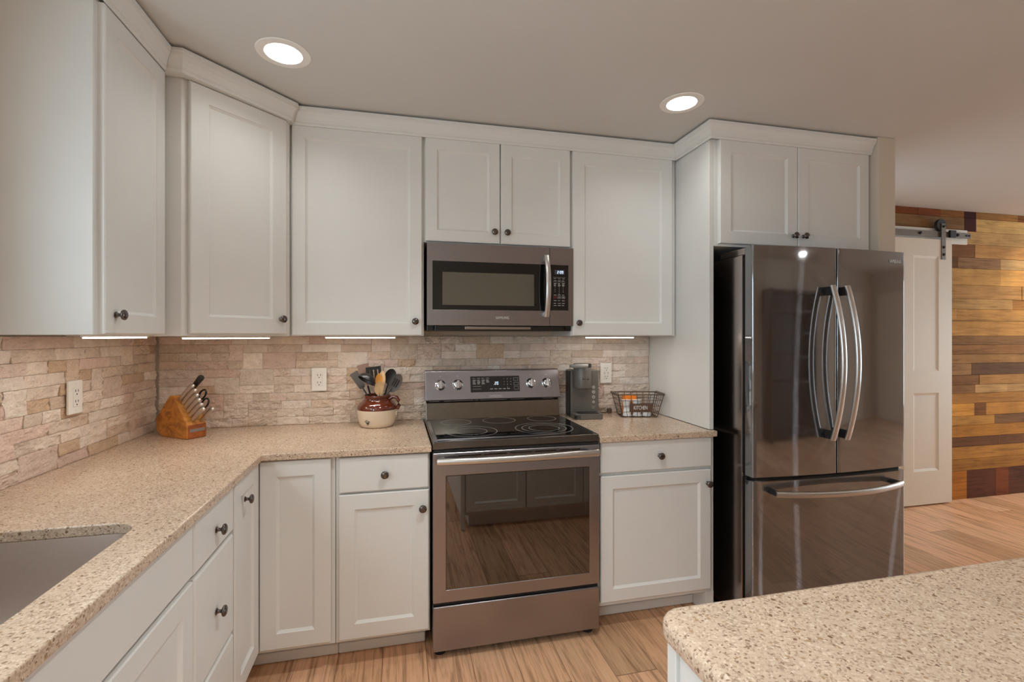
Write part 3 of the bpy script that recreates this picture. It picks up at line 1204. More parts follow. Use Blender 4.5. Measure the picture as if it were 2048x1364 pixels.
def slab_with_hole(outer, hole, z0, z1):
    bm = bmesh.new()

    def loop(pts):
        vs = [bm.verts.new((x, y, z1)) for x, y in pts]
        es = [bm.edges.new((vs[i], vs[(i + 1) % len(vs)])) for i in range(len(vs))]
        return es
    es = loop(outer) + (loop(hole) if hole else [])
    bmesh.ops.triangle_fill(bm, edges=es, use_beauty=True, use_dissolve=False)
    top = list(bm.faces)
    ret = bmesh.ops.extrude_face_region(bm, geom=top)
    for v in [g for g in ret['geom'] if isinstance(g, bmesh.types.BMVert)]:
        v.co.z = z0
    bmesh.ops.recalc_face_normals(bm, faces=bm.faces)
    bmesh.ops.dissolve_limit(bm, angle_limit=.001, verts=bm.verts, edges=bm.edges)
    mb = MB()
    bm.verts.index_update()
    mb.add([v.co.copy() for v in bm.verts], [[v.index for v in f.verts] for f in bm.faces])
    bm.free()
    return mb


XL, YC, CT = .6545, -.655, .0275
SINK = (.135, .548, -1.80, -1.312)
outer = rounded([(.001, -.001), (1.3135, -.001), (1.3135, YC), (XL, YC), (XL, -2.115), (.001, -2.115)], [0, 0, 0, 0, .01, 0])
hole = rounded([(SINK[0], SINK[2]), (SINK[1], SINK[2]), (SINK[1], SINK[3]), (SINK[0], SINK[3])], .062, 10)
o = slab_with_hole(outer, hole, ZCT - CT, ZCT).build('countertop', M['quartz'], bevel=.004, seg=3)
tag(o, 'L-shaped beige speckled quartz countertop with the sink cutout, left of the stove', 'countertop')
outer = rounded([(2.081, -.001), (2.701, -.001), (2.6785, -.620), (2.703, -.6205), (2.703, YC), (2.081, YC)], [0, 0, 0, 0, .008, .003])
o = slab_with_hole(outer, None, ZCT - CT, ZCT).build('countertop', M['quartz'], bevel=.004, seg=3)
tag(o, 'short beige quartz countertop right of the stove, under the coffee maker', 'countertop')

# sink bowl
sk = MB()
rx0, rx1, ry0, ry1 = SINK[0] - .004, SINK[1] + .004, SINK[2] - .004, SINK[3] + .004
rings = []
levels = [(.030, ZCT - CT - .0006), (0, ZCT - CT - .0006), (.001, ZCT - CT - .006), (.004, ZCT - CT - .10), (.010, ZCT - CT - .17), (.026, ZCT - CT - .195), (.055, ZCT - CT - .20)]
for i, (ins, z) in enumerate(levels):
    if i == 0:
        ins = -.022
    r = max(.02, .062 - ins)
    rings.append([(x, y, z) for x, y in rounded([(rx0 + ins, ry0 + ins), (rx1 - ins, ry0 + ins), (rx1 - ins, ry1 - ins), (rx0 + ins, ry1 - ins)], r, 8)])
k = len(rings[0])
V = [p for r in rings for p in r]
F = [[i * k + j, i * k + (j + 1) % k, (i + 1) * k + (j + 1) % k, (i + 1) * k + j] for i in range(len(rings) - 1) for j in range(k)]
F.append([(len(rings) - 1) * k + j for j in range(k)])
sk.add(V, F)
sink = thing('kitchen_sink', 'brushed steel undermount sink set into the left counter', 'sink', (.34, -1.556, ZCT - CT - .2))
sk.build('bowl', M['sinksteel'], sink, smooth=True, solid=.001)
dr = MB()
dr.lathe([(.045, .0), (.045, .003), (.036, .004), (.030, .001)], Matrix.Translation((.34, -1.57, ZCT - CT - .1995)), 24)
dr.build('drain', M['chrome'], sink, smooth=True)

# ------------------------------------------------------------------ island
isl = thing('kitchen_island', 'white island cabinet under the speckled counter at lower right', 'island', (2.5, -2.4, 0))
XI, YI, XI2, YI2 = 1.597, -1.938, 3.45, -2.86
mb = MB()
mb.box(XI + .022, XI2 - .02, YI2 + .02, YI - .046, .10, .872)
mb.build('carcass', M['white'], isl)
MB().box(XI + .012, XI + .040, YI - .051, YI - .026, .0015, .872).build('corner_post', M['white'], isl, bevel=.002)
MB().box(XI + .012, XI + .022, YI2 + .02, YI - .062, .10, .872).build('end_panel', M['white'], isl, bevel=.002)
MB().box(XI + .08, XI2 - .05, YI2 + .08, YI - .10, .001, .10).build('toe_kick', M['white'], isl)
NI = (0, 1, 0)
xx = XI + .05
for wv, kn in ((.44, .40), (.44, .04), (.44, .40), (.44, .04)):
    door(isl, (xx + wv, YI - .026, .125), NI, wv, .735, .06, (wv - kn, .66))
    xx += wv + .006
outer = rounded([(XI, YI), (XI2, YI), (XI2, YI2), (XI, YI2)], [.045, .03, .03, .045], 10)
o = slab_with_hole(outer, None, .873, ZCT).build('island_countertop', M['quartz'], bevel=.015, seg=5)
for p in o.data.polygons:
    p.use_smooth = True
o.data.set_sharp_from_angle(angle=math.radians(70))
tag(o, 'speckled beige quartz countertop with rounded corner on the island, lower right', 'countertop')

# ------------------------------------------------------------------ stove
XR0, XR1 = 1.3185, 2.0760
YD = -.660
rg = thing('stove', 'stainless electric range with black glass cooktop between the base cabinets', 'stove', (1.697, -.35, 0))
mb = MB()
# open-fronted body: sides, back, floor, roof of the oven
mb.box(XR0 + .002, XR0 + .05, -.610, -.03, .035, .905)
mb.box(XR1 - .05, XR1 - .002, -.610, -.03, .035, .905)
mb.box(XR0 + .05, XR1 - .05, -.08, -.03, .035, .905)
mb.box(XR0 + .05, XR1 - .05, -.610, -.08, .035, .27)
mb.box(XR0 + .05, XR1 - .05, -.610, -.08, .80, .905)
mb.build('body', [M['black']], rg)
mb = MB()
mb.box(XR0 + .0505, XR0 + .053, -.609, -.085, .272, .798)
mb.box(XR1 - .053, XR1 - .0505, -.609, -.085, .272, .798)
mb.box(XR0 + .053, XR1 - .053, -.085, -.081, .272, .798)
mb.box(XR0 + .053, XR1 - .053, -.609, -.085, .2705, .273)
mb.box(XR0 + .053, XR1 - .053, -.609, -.085, .797, .7995)
mb.build('oven_cavity', M['ovencav'], rg)
for zr in (.45, .60):
    rk = MB()
    rk.tube([(XR0 + .06, -.58, zr), (XR1 - .06, -.58, zr)], .0035, 8)
    rk.tube([(XR0 + .06, -.12, zr), (XR1 - .06, -.12, zr)], .0035, 8)
    for i in range(15):
        x = XR0 + .075 + i * (XR1 - XR0 - .15) / 14
        rk.tube([(x, -.58, zr + .003), (x, -.12, zr + .003)], .002, 6)
    rk.build('oven_rack', M['chrome'], rg, smooth=True)
# oven door with window
W0, W1, WZ0, WZ1 = 1.3750, 2.0270, .297, .7805
dz0, dz1 = .243, .8805
mb = MB()
for b in ((XR0, W0, dz0, dz1), (W1, XR1, dz0, dz1), (W0, W1, dz0, WZ0), (W0, W1, WZ1, dz1)):
    mb.box(b[0], b[1], YD, YD + .045, b[2], b[3])
bmt = mb
dv = bmesh.new()
odoor = MB()
# one frame solid: outer and inner loops extruded
def frame_solid(x0, x1, z0, z1, a0, a1, c0, c1, yf, yb):
    m = MB()
    o4 = [(x0, z0), (x1, z0), (x1, z1), (x0, z1)]
    i4 = [(a0, c0), (a1, c0), (a1, c1), (a0, c1)]
    V = [(x, yf, z) for x, z in o4] + [(x, yf, z) for x, z in i4] + [(x, yb, z) for x, z in o4] + [(x, yb, z) for x, z in i4]
    F = []
    for k in range(4):
        j = (k + 1) % 4
        F += [[k, j, 4 + j, 4 + k], [8 + j, 8 + k, 12 + k, 12 + j], [k, 8 + k, 8 + j, j], [4 + k, 4 + j, 12 + j, 12 + k]]
    m.add(V, F)
    return m
dv.free()
odoor = frame_solid(XR0, XR1, dz0, dz1, W0, W1, WZ0, WZ1, YD, YD + .045).build('oven_door', M['steel'], rg, bevel=.004, seg=3)
MB().box(W0 - .0, W1 + .0, YD + .001, YD + .005, WZ0, WZ1).build('window', M['ovenglass'], odoor)
# vents in the top of the door
for i in range(5):
    x = 1.425 + i * .114
    MB().box(x, x + .10, YD - .0008, YD + .002, .862, .8695).build('vent_recess', M['cookrim'], odoor, bevel=.001)
MB().box(1.662, 1.722, YD - .0014, YD + .001, .8625, .8675).build('latch_slot', M['blackmat'], odoor)
hp = [(XR0 + .016 + (XR1 - XR0 - .034) * t, -.690 - .030 * (1 - (2 * t - 1) ** 2), .851 + .004 * math.sin(PI * t)) for t in [i / 28 for i in range(29)]]
hb = MB()
hb.tube(hp, .013, 14, ry=.0155, up=(0, 0, 1))
hnd = hb.build('handle', M['steel_light'], odoor, smooth=True)
for t in (.03, .97):
    x = XR0 + .016 + (XR1 - XR0 - .034) * t
    MB().box(x - .012, x + .012, -.690, YD + .001, .841, .861).build('handle_bracket', M['steel_light'], hnd, bevel=.002)
# storage drawer
dw = MB().box(XR0, XR1, YD, YD + .045, .036, .2275).build('storage_drawer', M['steel'], rg, bevel=.006, seg=3)
MB().box(XR0 + .006, XR1 - .006, YD + .012, YD + .045, .2285, .2420).build('drawer_gap', M['blackmat'], rg)
MB().box(XR0 + .004, XR1 - .004, YD + .005, YD + .045, .8815, .8925).build('door_gap', M['blackmat'], rg)
for x in (XR0 + .035, XR1 - .035):
    for y in (-.60, -.12):
        f = MB()
        f.lathe([(.024, .0005), (.024, .012), (.012, .016), (.012, .036)], Matrix.Translation((x, y, 0)), 18)
        f.build('foot', M['blackmat'], rg, smooth=True)
# cooktop : metal rim and glass
ctm = MB()
ctm.box(XR0 - .001, XR1 + .001, YD + .004, -.085, .893, .9275)
ct = ctm.build('cooktop', M['cookrim'], rg, bevel=.005, seg=3)
MB().box(XR0 + .022, XR1 - .022, YD + .022, -.108, .9255, .9293).build('glass_surface', M['cooktop'], ct, bevel=.001)


def ring(mb, cx, cy, r, z=.9294, w=.0016):
    n = 56
    V, F = [], []
    for k in range(n):
        a = 2 * PI * k / n
        for rr, zz in ((r - w, z), (r + w, z), (r + w, z + .0003), (r - w, z + .0003)):
            V.append((cx + rr * math.cos(a), cy + rr * math.sin(a), zz))
    for k in range(n):
        j = (k + 1) % n
        for q in range(4):
            F.append([k * 4 + q, j * 4 + q, j * 4 + (q + 1) % 4, k * 4 + (q + 1) % 4])
    mb.add(V, F)


for cx, cy, rs in ((1.470, -.225, [.078]), (1.700, -.215, [.086]), (1.938, -.212, [.077]), (1.512, -.470, [.122, .074]), (1.870, -.470, [.140, .108, .074])):
    rm = MB()
    for r in rs:
        ring(rm, cx, cy, r)
    rm.build('burner_ring', M['ringmark'], ct)
# back guard: glossy lower riser, vent gap, tilted control panel
MB().prism([(-.085, .9270), (-.128, .9270), (-.106, 1.018), (-.085, 1.020)], XR0 + .003, XR1 - .003, M_=Matrix(((0, 0, 1, 0), (1, 0, 0, 0), (0, 1, 0, 0), (0, 0, 0, 1)))).build('riser', M['riser'], rg, bevel=.003)
MB().box(XR0 + .006, XR1 - .006, -.1035, -.030, 1.0195, 1.034).build('vent_gap', M['blackmat'], rg)
for i, (u, wv) in enumerate(((.02, .055), (.10, .045), (.15, .11), (.27, .02), (.30, .15), (.47, .08), (.66, .06))):
    MB().box(XR0 + u, XR0 + u + wv, -.110, -.1034, 1.024, 1.031).build('vent_slat', M['steel'], rg)
PT = [(-.030, 1.028), (-.122, 1.028), (-.128, 1.034), (-.088, 1.186), (-.080, 1.190), (-.030, 1.190)]
cp = MB().prism(PT, XR0, XR1, M_=Matrix(((0, 0, 1, 0), (1, 0, 0, 0), (0, 1, 0, 0), (0, 0, 0, 1)))).build('control_panel', M['steel'], rg, bevel=.002)
# face of the control panel: from (-.128,1.034) up to (-.088,1.186)
pv = Vector((0, .040, .152)).normalized()
pnv = Vector((1, 0, 0)).cross(pv)
PM = Matrix(((1, 0, pnv.x, 0), (0, pv.y, pnv.y, -.128), (0, pv.z, pnv.z, 1.034), (0, 0, 0, 1)))   # u = world x, v along the face


def pz(z):
    return (z - 1.034) / pv.z


def pbox(mb, u0, u1, v0, v1, n0, n1, Mx=None):
    Mx = Mx or PM
    vs = [Mx @ Vector((u, v, n)) for n in (n0, n1) for u, v in ((u0, v0), (u1, v0), (u1, v1), (u0, v1))]
    mb.add(vs, [[3, 2, 1, 0], [4, 5, 6, 7], [0, 1, 5, 4], [1, 2, 6, 5], [2, 3, 7, 6], [3, 0, 4, 7]])
    return mb


for x in (1.3985, 1.4935, 1.9085, 2.0005):
    Kx = PM @ Matrix.Translation((x, pz(1.112), 0))
    kb = MB()
    kb.lathe([(.0285, 0), (.0285, .004), (.025, .006), (.0245, .016), (.021, .020), (.015, .0215)], Kx, 32)
    k_ = kb.build('burner_knob', M['chrome'], cp, smooth=True)
    gr = MB()
    pbox(gr, x - .0075, x + .0075, pz(1.112) - .023, pz(1.112) + .023, .0205, .031)
    gr.build('knob_grip', M['chrome'], k_, bevel=.003, seg=3)
    tk = MB()
    for a in range(-5, 6):
        an = PI / 2 + a * .36
        cx, cy = x + .036 * math.cos(an), pz(1.112) + .036 * math.sin(an)
        pbox(tk, cx - .0012, cx + .0012, cy - .0012, cy + .0012, 0, .0003)
    pbox(tk, x - .006, x + .006, pz(1.112) + .046, pz(1.112) + .049, 0, .0003)
    tk.build('dial_print', M['print'], cp)
dp = MB()
pbox(dp, 1.563, 1.841, pz(1.070), pz(1.155), .0002, .0014)
dpo = dp.build('display_panel', M['panel'], cp, bevel=.0005)
dg = MB()
seg7(dg, '.20', 1.694, pz(1.108), .0165, .0015, PM)
dg.build('clock_digits', M['digits'], dpo)
pr_ = MB()
for r, zz in enumerate((1.143, 1.134, 1.125, 1.116)):
    for q in range(4 if r < 3 else 3):
        u = 1.576 + q * .025
        for k in range(2 if r else 1):
            pbox(pr_, u, u + (.017 if (r + q) % 2 else .014), pz(zz) - k * .0035, pz(zz) - k * .0035 + .0018, .0015, .0017)
pr_.build('button_print', M['print'], dpo)
pr_ = MB()
for q in range(5):
    u = 1.672 + q * .024
    pbox(pr_, u, u + .016, pz(1.084), pz(1.084) + .0035, .0015, .0017)
pr_.build('button_print', M['print'], dpo)
pr_ = MB()
for zz in (1.101, 1.086):
    pbox(pr_, 1.576, 1.622, pz(zz), pz(zz) + .0012, .0015, .0017)
pr_.build('button_print', M['print'], dpo)
pr_ = MB()
for zz in (1.128, 1.103, 1.080):
    for a, b, c2, d2 in ((0, .026, 0, .001), (0, .026, .016, .017), (0, .001, 0, .017), (.025, .026, 0, .017)):
        pbox(pr_, 1.808 + a, 1.808 + b, pz(zz) + c2, pz(zz) + d2, .0015, .0017)
pr_.build('button_print', M['print'], dpo)
for i, ch in enumerate('1234567890'):
    r, q = (i // 3, i % 3) if i < 9 else (3, 1)
    text(ch, .0085, 'key_digit', M['print'], dpo, PM @ Matrix.Translation((1.752 + q * .0195, pz(1.139 - r * .0155), .0015)))
text('SAMSUNG', .017, 'logo', M['logo'], cp, PM @ Matrix.Translation((1.700, pz(1.0475), .0006)), width=.070)

# ------------------------------------------------------------------ over-the-range microwave
YM = -.345
mw = thing('microwave', 'stainless over-the-range microwave with curved handle, under the short cabinet', 'microwave', (1.69, -.17, 1.40))
mb = MB()
mb.box(1.314, 2.068, -.318, -.002, 1.404, 1.8385)
mb.build('body', M['black'], mw, bevel=.002)
MXS, MXE, MZ0, MZ1 = 1.3125, 2.0695, 1.431, 1.8365
XSP = 1.9415
WX0, WX1, WZ0_, WZ1_ = 1.3395, XSP - .0012, 1.508, 1.7475


def rframe(x0, x1, z0, z1, a0, a1, c0, c1, yf, yb):
    return frame_solid(x0, x1, z0, z1, a0, a1, c0, c1, yf, yb)


md_ = rframe(MXS, XSP - .001, MZ0, MZ1, WX0, XSP - .002, WZ0_, WZ1_, YM, -.319).build('door', M['steel_dim_refl'], mw, bevel=.0045, seg=3)
gl = MB().box(WX0 + .0002, XSP - .0022, YM + .0012, YM + .012, WZ0_ + .0002, WZ1_ - .0002).build('door_glass', M['mwglass'], md_)
MB().box(1.388, 1.8565, YM + .0002, YM + .0014, 1.532, 1.694).build('window_screen', M['mwscreen'], gl, bevel=.0005)
zz_ = [i / 24 for i in range(25)]
hb = MB()
hb.band([(1.916, -.372 - .030 * (1 - (2 * t - 1) ** 2), 1.477 + .313 * t) for t in zz_], .026, .012, (1, 0, 0))
hnd = hb.build('handle', M['steel_light'], md_, smooth=True, autosmooth=50)
for z in (1.490, 1.776):
    MB().box(1.909, 1.923, -.370, YM + .002, z - .012, z + .012).build('handle_bracket', M['steel_light'], hnd, bevel=.002)
ctl = rframe(XSP + .001, MXE, MZ0, MZ1, XSP + .002, 2.0435, 1.5115, 1.7475, YM, -.319).build('control_column', M['steel_dim_refl'], mw, bevel=.0045, seg=3)
cpn = MB().box(XSP + .0022, 2.0433, YM + .0012, YM + .012, 1.5117, 1.7473).build('control_panel', M['mwglass'], ctl)
MM = frame_matrix((0, YM + .0011, 0), (0, -1, 0))
ld = MB()
pbox(ld, 1.968, 2.021, 1.698, 1.722, 0, .0006, MM)
ldo = ld.build('lcd', M['lcd'], cpn)
dg = MB()
seg7(dg, '2:09', 1.982, 1.7025, .0145, .0007, MM)
dg.build('clock_digits', M['digits'], ldo)
for rows in (((0, 1.675), (1, 1.664), (2, 1.650), (3, 1.6405)), ((4, 1.590),), ((5, 1.561), (6, 1.547), (7, 1.536))):
    pr_ = MB()
    for r, zz in rows:
        if r == 0:
            for z2 in (1.6835, 1.6585):
                pbox(pr_, 1.960, 2.026, z2, z2 + .0008, 0, .0003, MM)
        for q in range(3):
            u = 1.963 + q * .0225
            pbox(pr_, u, u + (.015 if (q + r) % 3 else .012), zz, zz + .0022, 0, .0003, MM)
            if r in (2, 3):
                pbox(pr_, u + .002, u + .011, zz - .0036, zz - .0018, 0, .0003, MM)
    pr_.build('button_print', M['print'], cpn)
for i, ch in enumerate('1234567890'):
    r, q = (i // 3, i % 3) if i < 9 else (3, 1)
    text(ch, .0075, 'key_digit', M['print'], cpn, MM @ Matrix.Translation((1.970 + q * .0225, 1.6285 - r * .0105, 0)))
for q, m_ in ((0, 'printred'), (1, 'print'), (2, 'print')):
    k = MB()
    u = 1.962 + q * .0225
    for a, b, c2, d2 in ((0, .017, 0, .001), (0, .017, .010, .011), (0, .001, 0, .011), (.016, .017, 0, .011), (.005, .012, .004, .007)):
        pbox(k, u + a, u + b, 1.5735 + c2, 1.5735 + d2, 0, .0003, MM)
    k.build('start_key' if q == 2 else 'stop_key' if q == 0 else 'minus_key', M[m_], cpn)
text('SAMSUNG', .018, 'logo', M['logo'], md_, frame_matrix((1.690, YM - .0004, 1.470), (0, -1, 0)), width=.068)
MB().prism([(1.342, -.317), (1.352, -.338), (2.020, -.338), (2.036, -.317)], 1.4045, 1.4302).build('bottom_vent', M['black'], mw, bevel=.002)
MB().box(1.50, 1.84, -.3405, -.336, 1.4115, 1.4245).build('vent_light_lens', M['fridgeside'], mw, bevel=.001)

# ------------------------------------------------------------------ refrigerator
FX0, FX1, FY = 2.763, 3.655, -.815
fr_ = thing('refrigerator', 'black stainless french-door refrigerator with bottom freezer drawer beside the wall end', 'refrigerator', (3.2, -.45, 0))
MB().box(FX0 + .001, 3.648, -.747, -.06, .035, 1.762).build('cabinet', M['fridgeside'], fr_, bevel=.004)
MB().box(FX0 + .018, 3.63, -.742, -.10, .0, .035).build('plinth', M['blackmat'], fr_)
MB().box(FX0 + .012, FX0 + .12, -.752, -.575, 1.7625, 1.796).build('hinge_cover', M['fridgeside'], fr_, bevel=.004)
MB().box(3.53, 3.64, -.752, -.575, 1.7625, 1.796).build('hinge_cover', M['fridgeside'], fr_, bevel=.004)
MB().box(FX0 + .012, FX1 - .02, -.766, -.748, .05, 1.755).build('door_gasket', M['blackmat'], fr_)
XS = 3.2145
BUL = .022


def fy(x):
    t = (x - FX0) / (FX1 - FX0)
    return FY - BUL * (1 - (2 * t - 1) ** 2)


def fdoor(x0, x1, z0, z1, name, rl_, rr_):
    n = 18
    pts = []

    def corner(cx, cy, r, a0, a1):
        return [(cx + r * math.cos(a0 + (a1 - a0) * k / 6), cy + r * math.sin(a0 + (a1 - a0) * k / 6)) for k in range(7)]
    pts += [(x1, -.768), (x0, -.768)]
    pts += corner(x0 + rl_, fy(x0 + rl_) + rl_, rl_, PI, 1.5 * PI)
    pts += [(x0 + rl_ + (x1 - rr_ - x0 - rl_) * k / n, fy(x0 + rl_ + (x1 - rr_ - x0 - rl_) * k / n)) for k in range(1, n)]
    pts += corner(x1 - rr_, fy(x1 - rr_) + rr_, rr_, 1.5 * PI, 2 * PI)
    mb = MB()
    mb.prism(pts, z0, z1)
    return mb.build(name, M['mirror'], fr_, smooth=True, autosmooth=30, bevel=0)


dL = fdoor(FX0, XS - .003, .726, 1.797, 'left_door', .010, .006)
dR = fdoor(XS + .003, FX1, .726, 1.797, 'right_door', .006, .010)
dF = fdoor(FX0, FX1, .075, .706, 'freezer_drawer', .010, .010)
MB().box(FX0 + .02, FX1 - .02, -.80, -.7675, .707, .7255).build('drawer_gap', M['blackmat'], fr_)
for dd, xh in ((dL, 3.152), (dR, 3.2255 + .008)):
    hb = MB()
    hb.band([(xh, -.872 - .056 * (1 - (2 * t - 1) ** 2), .892 + .722 * t) for t in [i / 36 for i in range(37)]], .027, .014, (1, 0, 0))
    h_ = hb.build('handle', M['steel_light'], dd, smooth=True, autosmooth=50)
    for z in (.915, 1.590):
        MB().box(xh - .010, xh + .010, -.874, fy(xh) + .002, z - .02, z + .02).build('handle_bracket', M['blackmat'], h_, bevel=.003)
hb = MB()
hp = [(2.845 + .725 * t, -.866 - .062 * (1 - (2 * t - 1) ** 2), .660) for t in [i / 36 for i in range(37)]]
hb.band(hp, .028, .016, (0, 0, 1))
h_ = hb.build('handle', M['steel_light'], dF, smooth=True, autosmooth=50)
for x in (2.857, 3.558):
    MB().box(x - .012, x + .012, -.868, fy(x) + .003, .650, .670).build('handle_bracket', M['blackmat'], h_, bevel=.003)
yl = fy(3.585) - .0004
text('SAMSUNG', .025, 'logo', M['logo'], dR, frame_matrix((3.583, fy(3.583) - .0016, 1.7485), Vector((.083, -1, 0))), width=.080, depth=.0012)

# ------------------------------------------------------------------ wall outlets
def outlet(label, Mx, combo):
    vs = (.025, -.025) if combo else (.019, -.019)
    p = Mx @ Vector((0, 0, 0))
    t = thing('wall_outlet', label, 'outlet', p)
    mb = MB()
    pbox(mb, -.0375, .0375, -.061, .061, -.004, .006, Mx)
    mb.build('cover_plate', M['plate'], t, bevel=.003, seg=3)
    rc = MB()
    pbox(rc, -.0175, .0175, -.034, .034, .0062, .0085, Mx)
    r = rc.build('receptacle', M['plate'], t, bevel=.001)
    sl = MB()
    for v in vs:
        pbox(sl, -.0085, -.0060, v + .0, v + .009, .0085, .0091, Mx)
        pbox(sl, .0060, .0085, v + .0, v + .009, .0085, .0091, Mx)
        sl.lathe([(.0028, .0085), (.0028, .0091)], Mx @ Matrix.Translation((0, v - .008, 0)), 10)
    if combo:
        for u in (-.011, .011):
            for k in (-.005, 0, .005):
                pbox(sl, u - .003, u + .003, k - .001, k + .001, .0085, .0091, Mx)
    sl.build('slots', M['slot'], r)
    sc = MB()
    for v in (.049, -.049):
        sc.lathe([(.003, .006), (.0028, .0068)], Mx @ Matrix.Translation((0, v, 0)), 10)
    sc.build('screw', M['plate'], t)


outlet('white outlet plate on the left wall backsplash, above the sink end of the counter', frame_matrix((.0225, -.640, 1.155), (1, 0, 0)), False)
outlet('white outlet plate on the back wall, between the knife block and the crock', frame_matrix((.770, -.0225, 1.149), (0, -1, 0)), False)
outlet('white outlet plate with USB ports on the back wall, behind the coffee maker', frame_matrix((2.404, -.0225, 1.155), (0, -1, 0)), True)

# ------------------------------------------------------------------ recessed lamps
def can_light(cx, cy, label):
    t = thing('recessed_light', label, 'ceiling light', (cx, cy, ZC), group='recessed ceiling lights')
    tr = MB()
    prof = [(R_TRIM, -.0012), (R_TRIM - .002, -.004), (R_CAN + .006, -.006), (R_CAN, -.004)]
    for k in range(6):
        r = R_CAN - .0022 * k
        prof += [(r, .004 + .007 * k), (r - .0022, .006 + .007 * k)]
    tr.lathe(prof, Matrix.Translation((cx, cy, ZC)), 48, False, False)
    tr.build('trim', M['baffle'], t, smooth=True, autosmooth=25)
    lf = MB()
    lf.lathe([(.0525, .044), (.0525, .047)], Matrix.Translation((cx, cy, ZC)), 40)
    lf.build('lamp_face', M['bulb'], t)
    l = D.lights.new('lamp_light', 'AREA')
    l.shape = 'DISK'
    l.size = .10
    l.energy = P_CAN
    l.color = CAN_COL
    l.spread = math.radians(150)
    o = D.objects.new('lamp_light', l)
    COL.objects.link(o)
    o.parent = t
    o.location = (0, 0, .040)
    return t


can_light(*CANS_SEEN[0], 'lit round recessed ceiling light above the corner cabinet, the left one')
can_light(*CANS_SEEN[1], 'lit round recessed ceiling light near the refrigerator cabinet, the right one')


def surface_lamp(cx, cy, P, colr=CAN_COL, face='bulb'):
    """unseen lamps put in out of the frame: shallow flush discs on the ceiling"""
    t = thing('flush_light', 'unseen lit flush disc lamp on the ceiling, outside the picture', 'ceiling light', (cx, cy, ZC), group='flush ceiling lamps out of frame')
    tr = MB()
    tr.lathe([(.09, -.001), (.088, -.012), (.07, -.016)], Matrix.Translation((cx, cy, ZC)), 32)
    tr.build('trim', M['baffle'], t, smooth=True)
    lf = MB()
    lf.lathe([(.070, -.0165), (.062, -.028), (.042, -.037), (.015, -.041)], Matrix.Translation((cx, cy, ZC)), 28)
    lf.build('diffuser', M[face], t, smooth=True)
    l = D.lights.new('lamp_light', 'AREA')
    l.shape = 'DISK'
    l.size = .13
    l.energy = P
    l.spread = math.radians(125)
    l.color = colr
    o = D.objects.new('lamp_light', l)
    COL.objects.link(o)
    o.parent = t
    o.location = (0, 0, -.046)


surface_lamp(1.62, -1.50, P_DOWN * 1.45)
for cx, cy in ((.80, -2.6), (3.1, -3.4), (.9, -3.9), (6.3, -.9), (4.6, -3.4), (7.4, -1.6), (8.6, -2.4)):  # unseen lamps added as soft sources for the whole room
    surface_lamp(cx, cy, P_DOWN)
surface_lamp(5.9, -4.2, P_DOWN, face='bulb_bare')
surface_lamp(6.72, -.02, 6, (1.0, .76, .5))


# ------------------------------------------------------------------ under-cabinet light bars
def bar(loc, rotz, ln, label):
    t = thing('under_cabinet_light', label, 'light bar', loc, rotz, 'light bars under the wall cabinets')
    MB().box(-ln / 2, ln / 2, -.013, .013, -.006, -.0005).build('housing', M['plate'], t, local=True, bevel=.001)
    MB().box(-ln / 2 + .004, ln / 2 - .004, -.010, .010, -.0105, -.006).build('diffuser', M['barlamp'], t, local=True, bevel=.001)
    l = D.lights.new('bar_light', 'AREA')
    l.shape = 'RECTANGLE'
    l.size, l.size_y = ln - .01, .018
    l.energy = P_BAR * ln / .33
    l.color = BAR_COL
    o = D.objects.new('bar_light', l)
    COL.objects.link(o)
    o.parent = t
    o.location = (0, 0, -.0115)


ZL = ZU - .0035
bar((.285, -.890, ZU - .0005), PI / 2, .33, 'glowing light bar under the left wall cabinet')
bar((.470, -.440, ZU - .0045), PI / 4, .36, 'glowing light bar under the diagonal corner cabinet')
bar((1.000, -.285, ZL), 0, .33, 'glowing light bar under the cabinet left of the microwave')
bar((2.310, -.275, ZL), 0, .285, 'glowing light bar under the cabinet right of the microwave')

# ------------------------------------------------------------------ knife block
TH = math.radians(37)
KB = thing('knife_block', 'slanted hardwood knife block in the countertop corner', 'knife block', (.205, -.225, ZCT))
dS = Vector((math.cos(TH), -math.sin(TH), 0))
wS = Vector((math.sin(TH), math.cos(TH), 0))
P0 = Vector((.255, -.296, ZCT + .0008))
KM = Matrix(((dS.x, wS.x, 0, P0.x), (dS.y, wS.y, 0, P0.y), (0, 0, 1, P0.z), (0, 0, 0, 1)))   # s forward, w to the right, z up
KW = .088
side = [(0, 0), (0, .066), (-.100, .190), (-.128, .190), (-.232, .078), (-.222, .026), (-.190, 0)]
SWAP = Matrix(((1, 0, 0, 0), (0, 0, 1, 0), (0, 1, 0, 0), (0, 0, 0, 1)))
mb = MB()
mb.prism(side, 0, KW, M_=KM @ SWAP)
blk = mb.build('block', M['woodblock'], KB, bevel=.003)
fp = MB()
pv0 = [(.0015, .004), (.0015, .062)]
fp.prism([(0.0004, .003), (.003, .003), (.003, .063), (0.0004, .063)], .003, KW - .003, M_=KM @ SWAP)
fp.build('front_face', M['woodfront'], KB, bevel=.0008)
np_ = MB()
np_.prism([(.003, .030), (.0045, .030), (.0045, .044), (.003, .044)], .010, KW - .010, M_=KM @ SWAP)
np_.build('name_plate', M['logodim'], KB, bevel=.0005)
sl = Vector((-.100, 0, .124)).normalized()          # up the slope (s,w,z)
nn = Vector((.124, 0, .100)).normalized()           # out of the slope


def kpt(t, w, out):
    p = Vector((0, w, .066)) + sl * t + nn * out
    return KM @ p


ORD = ['uppermost', 'second from the top', 'third from the top', 'fourth from the top', 'fifth from the top', 'lowest']


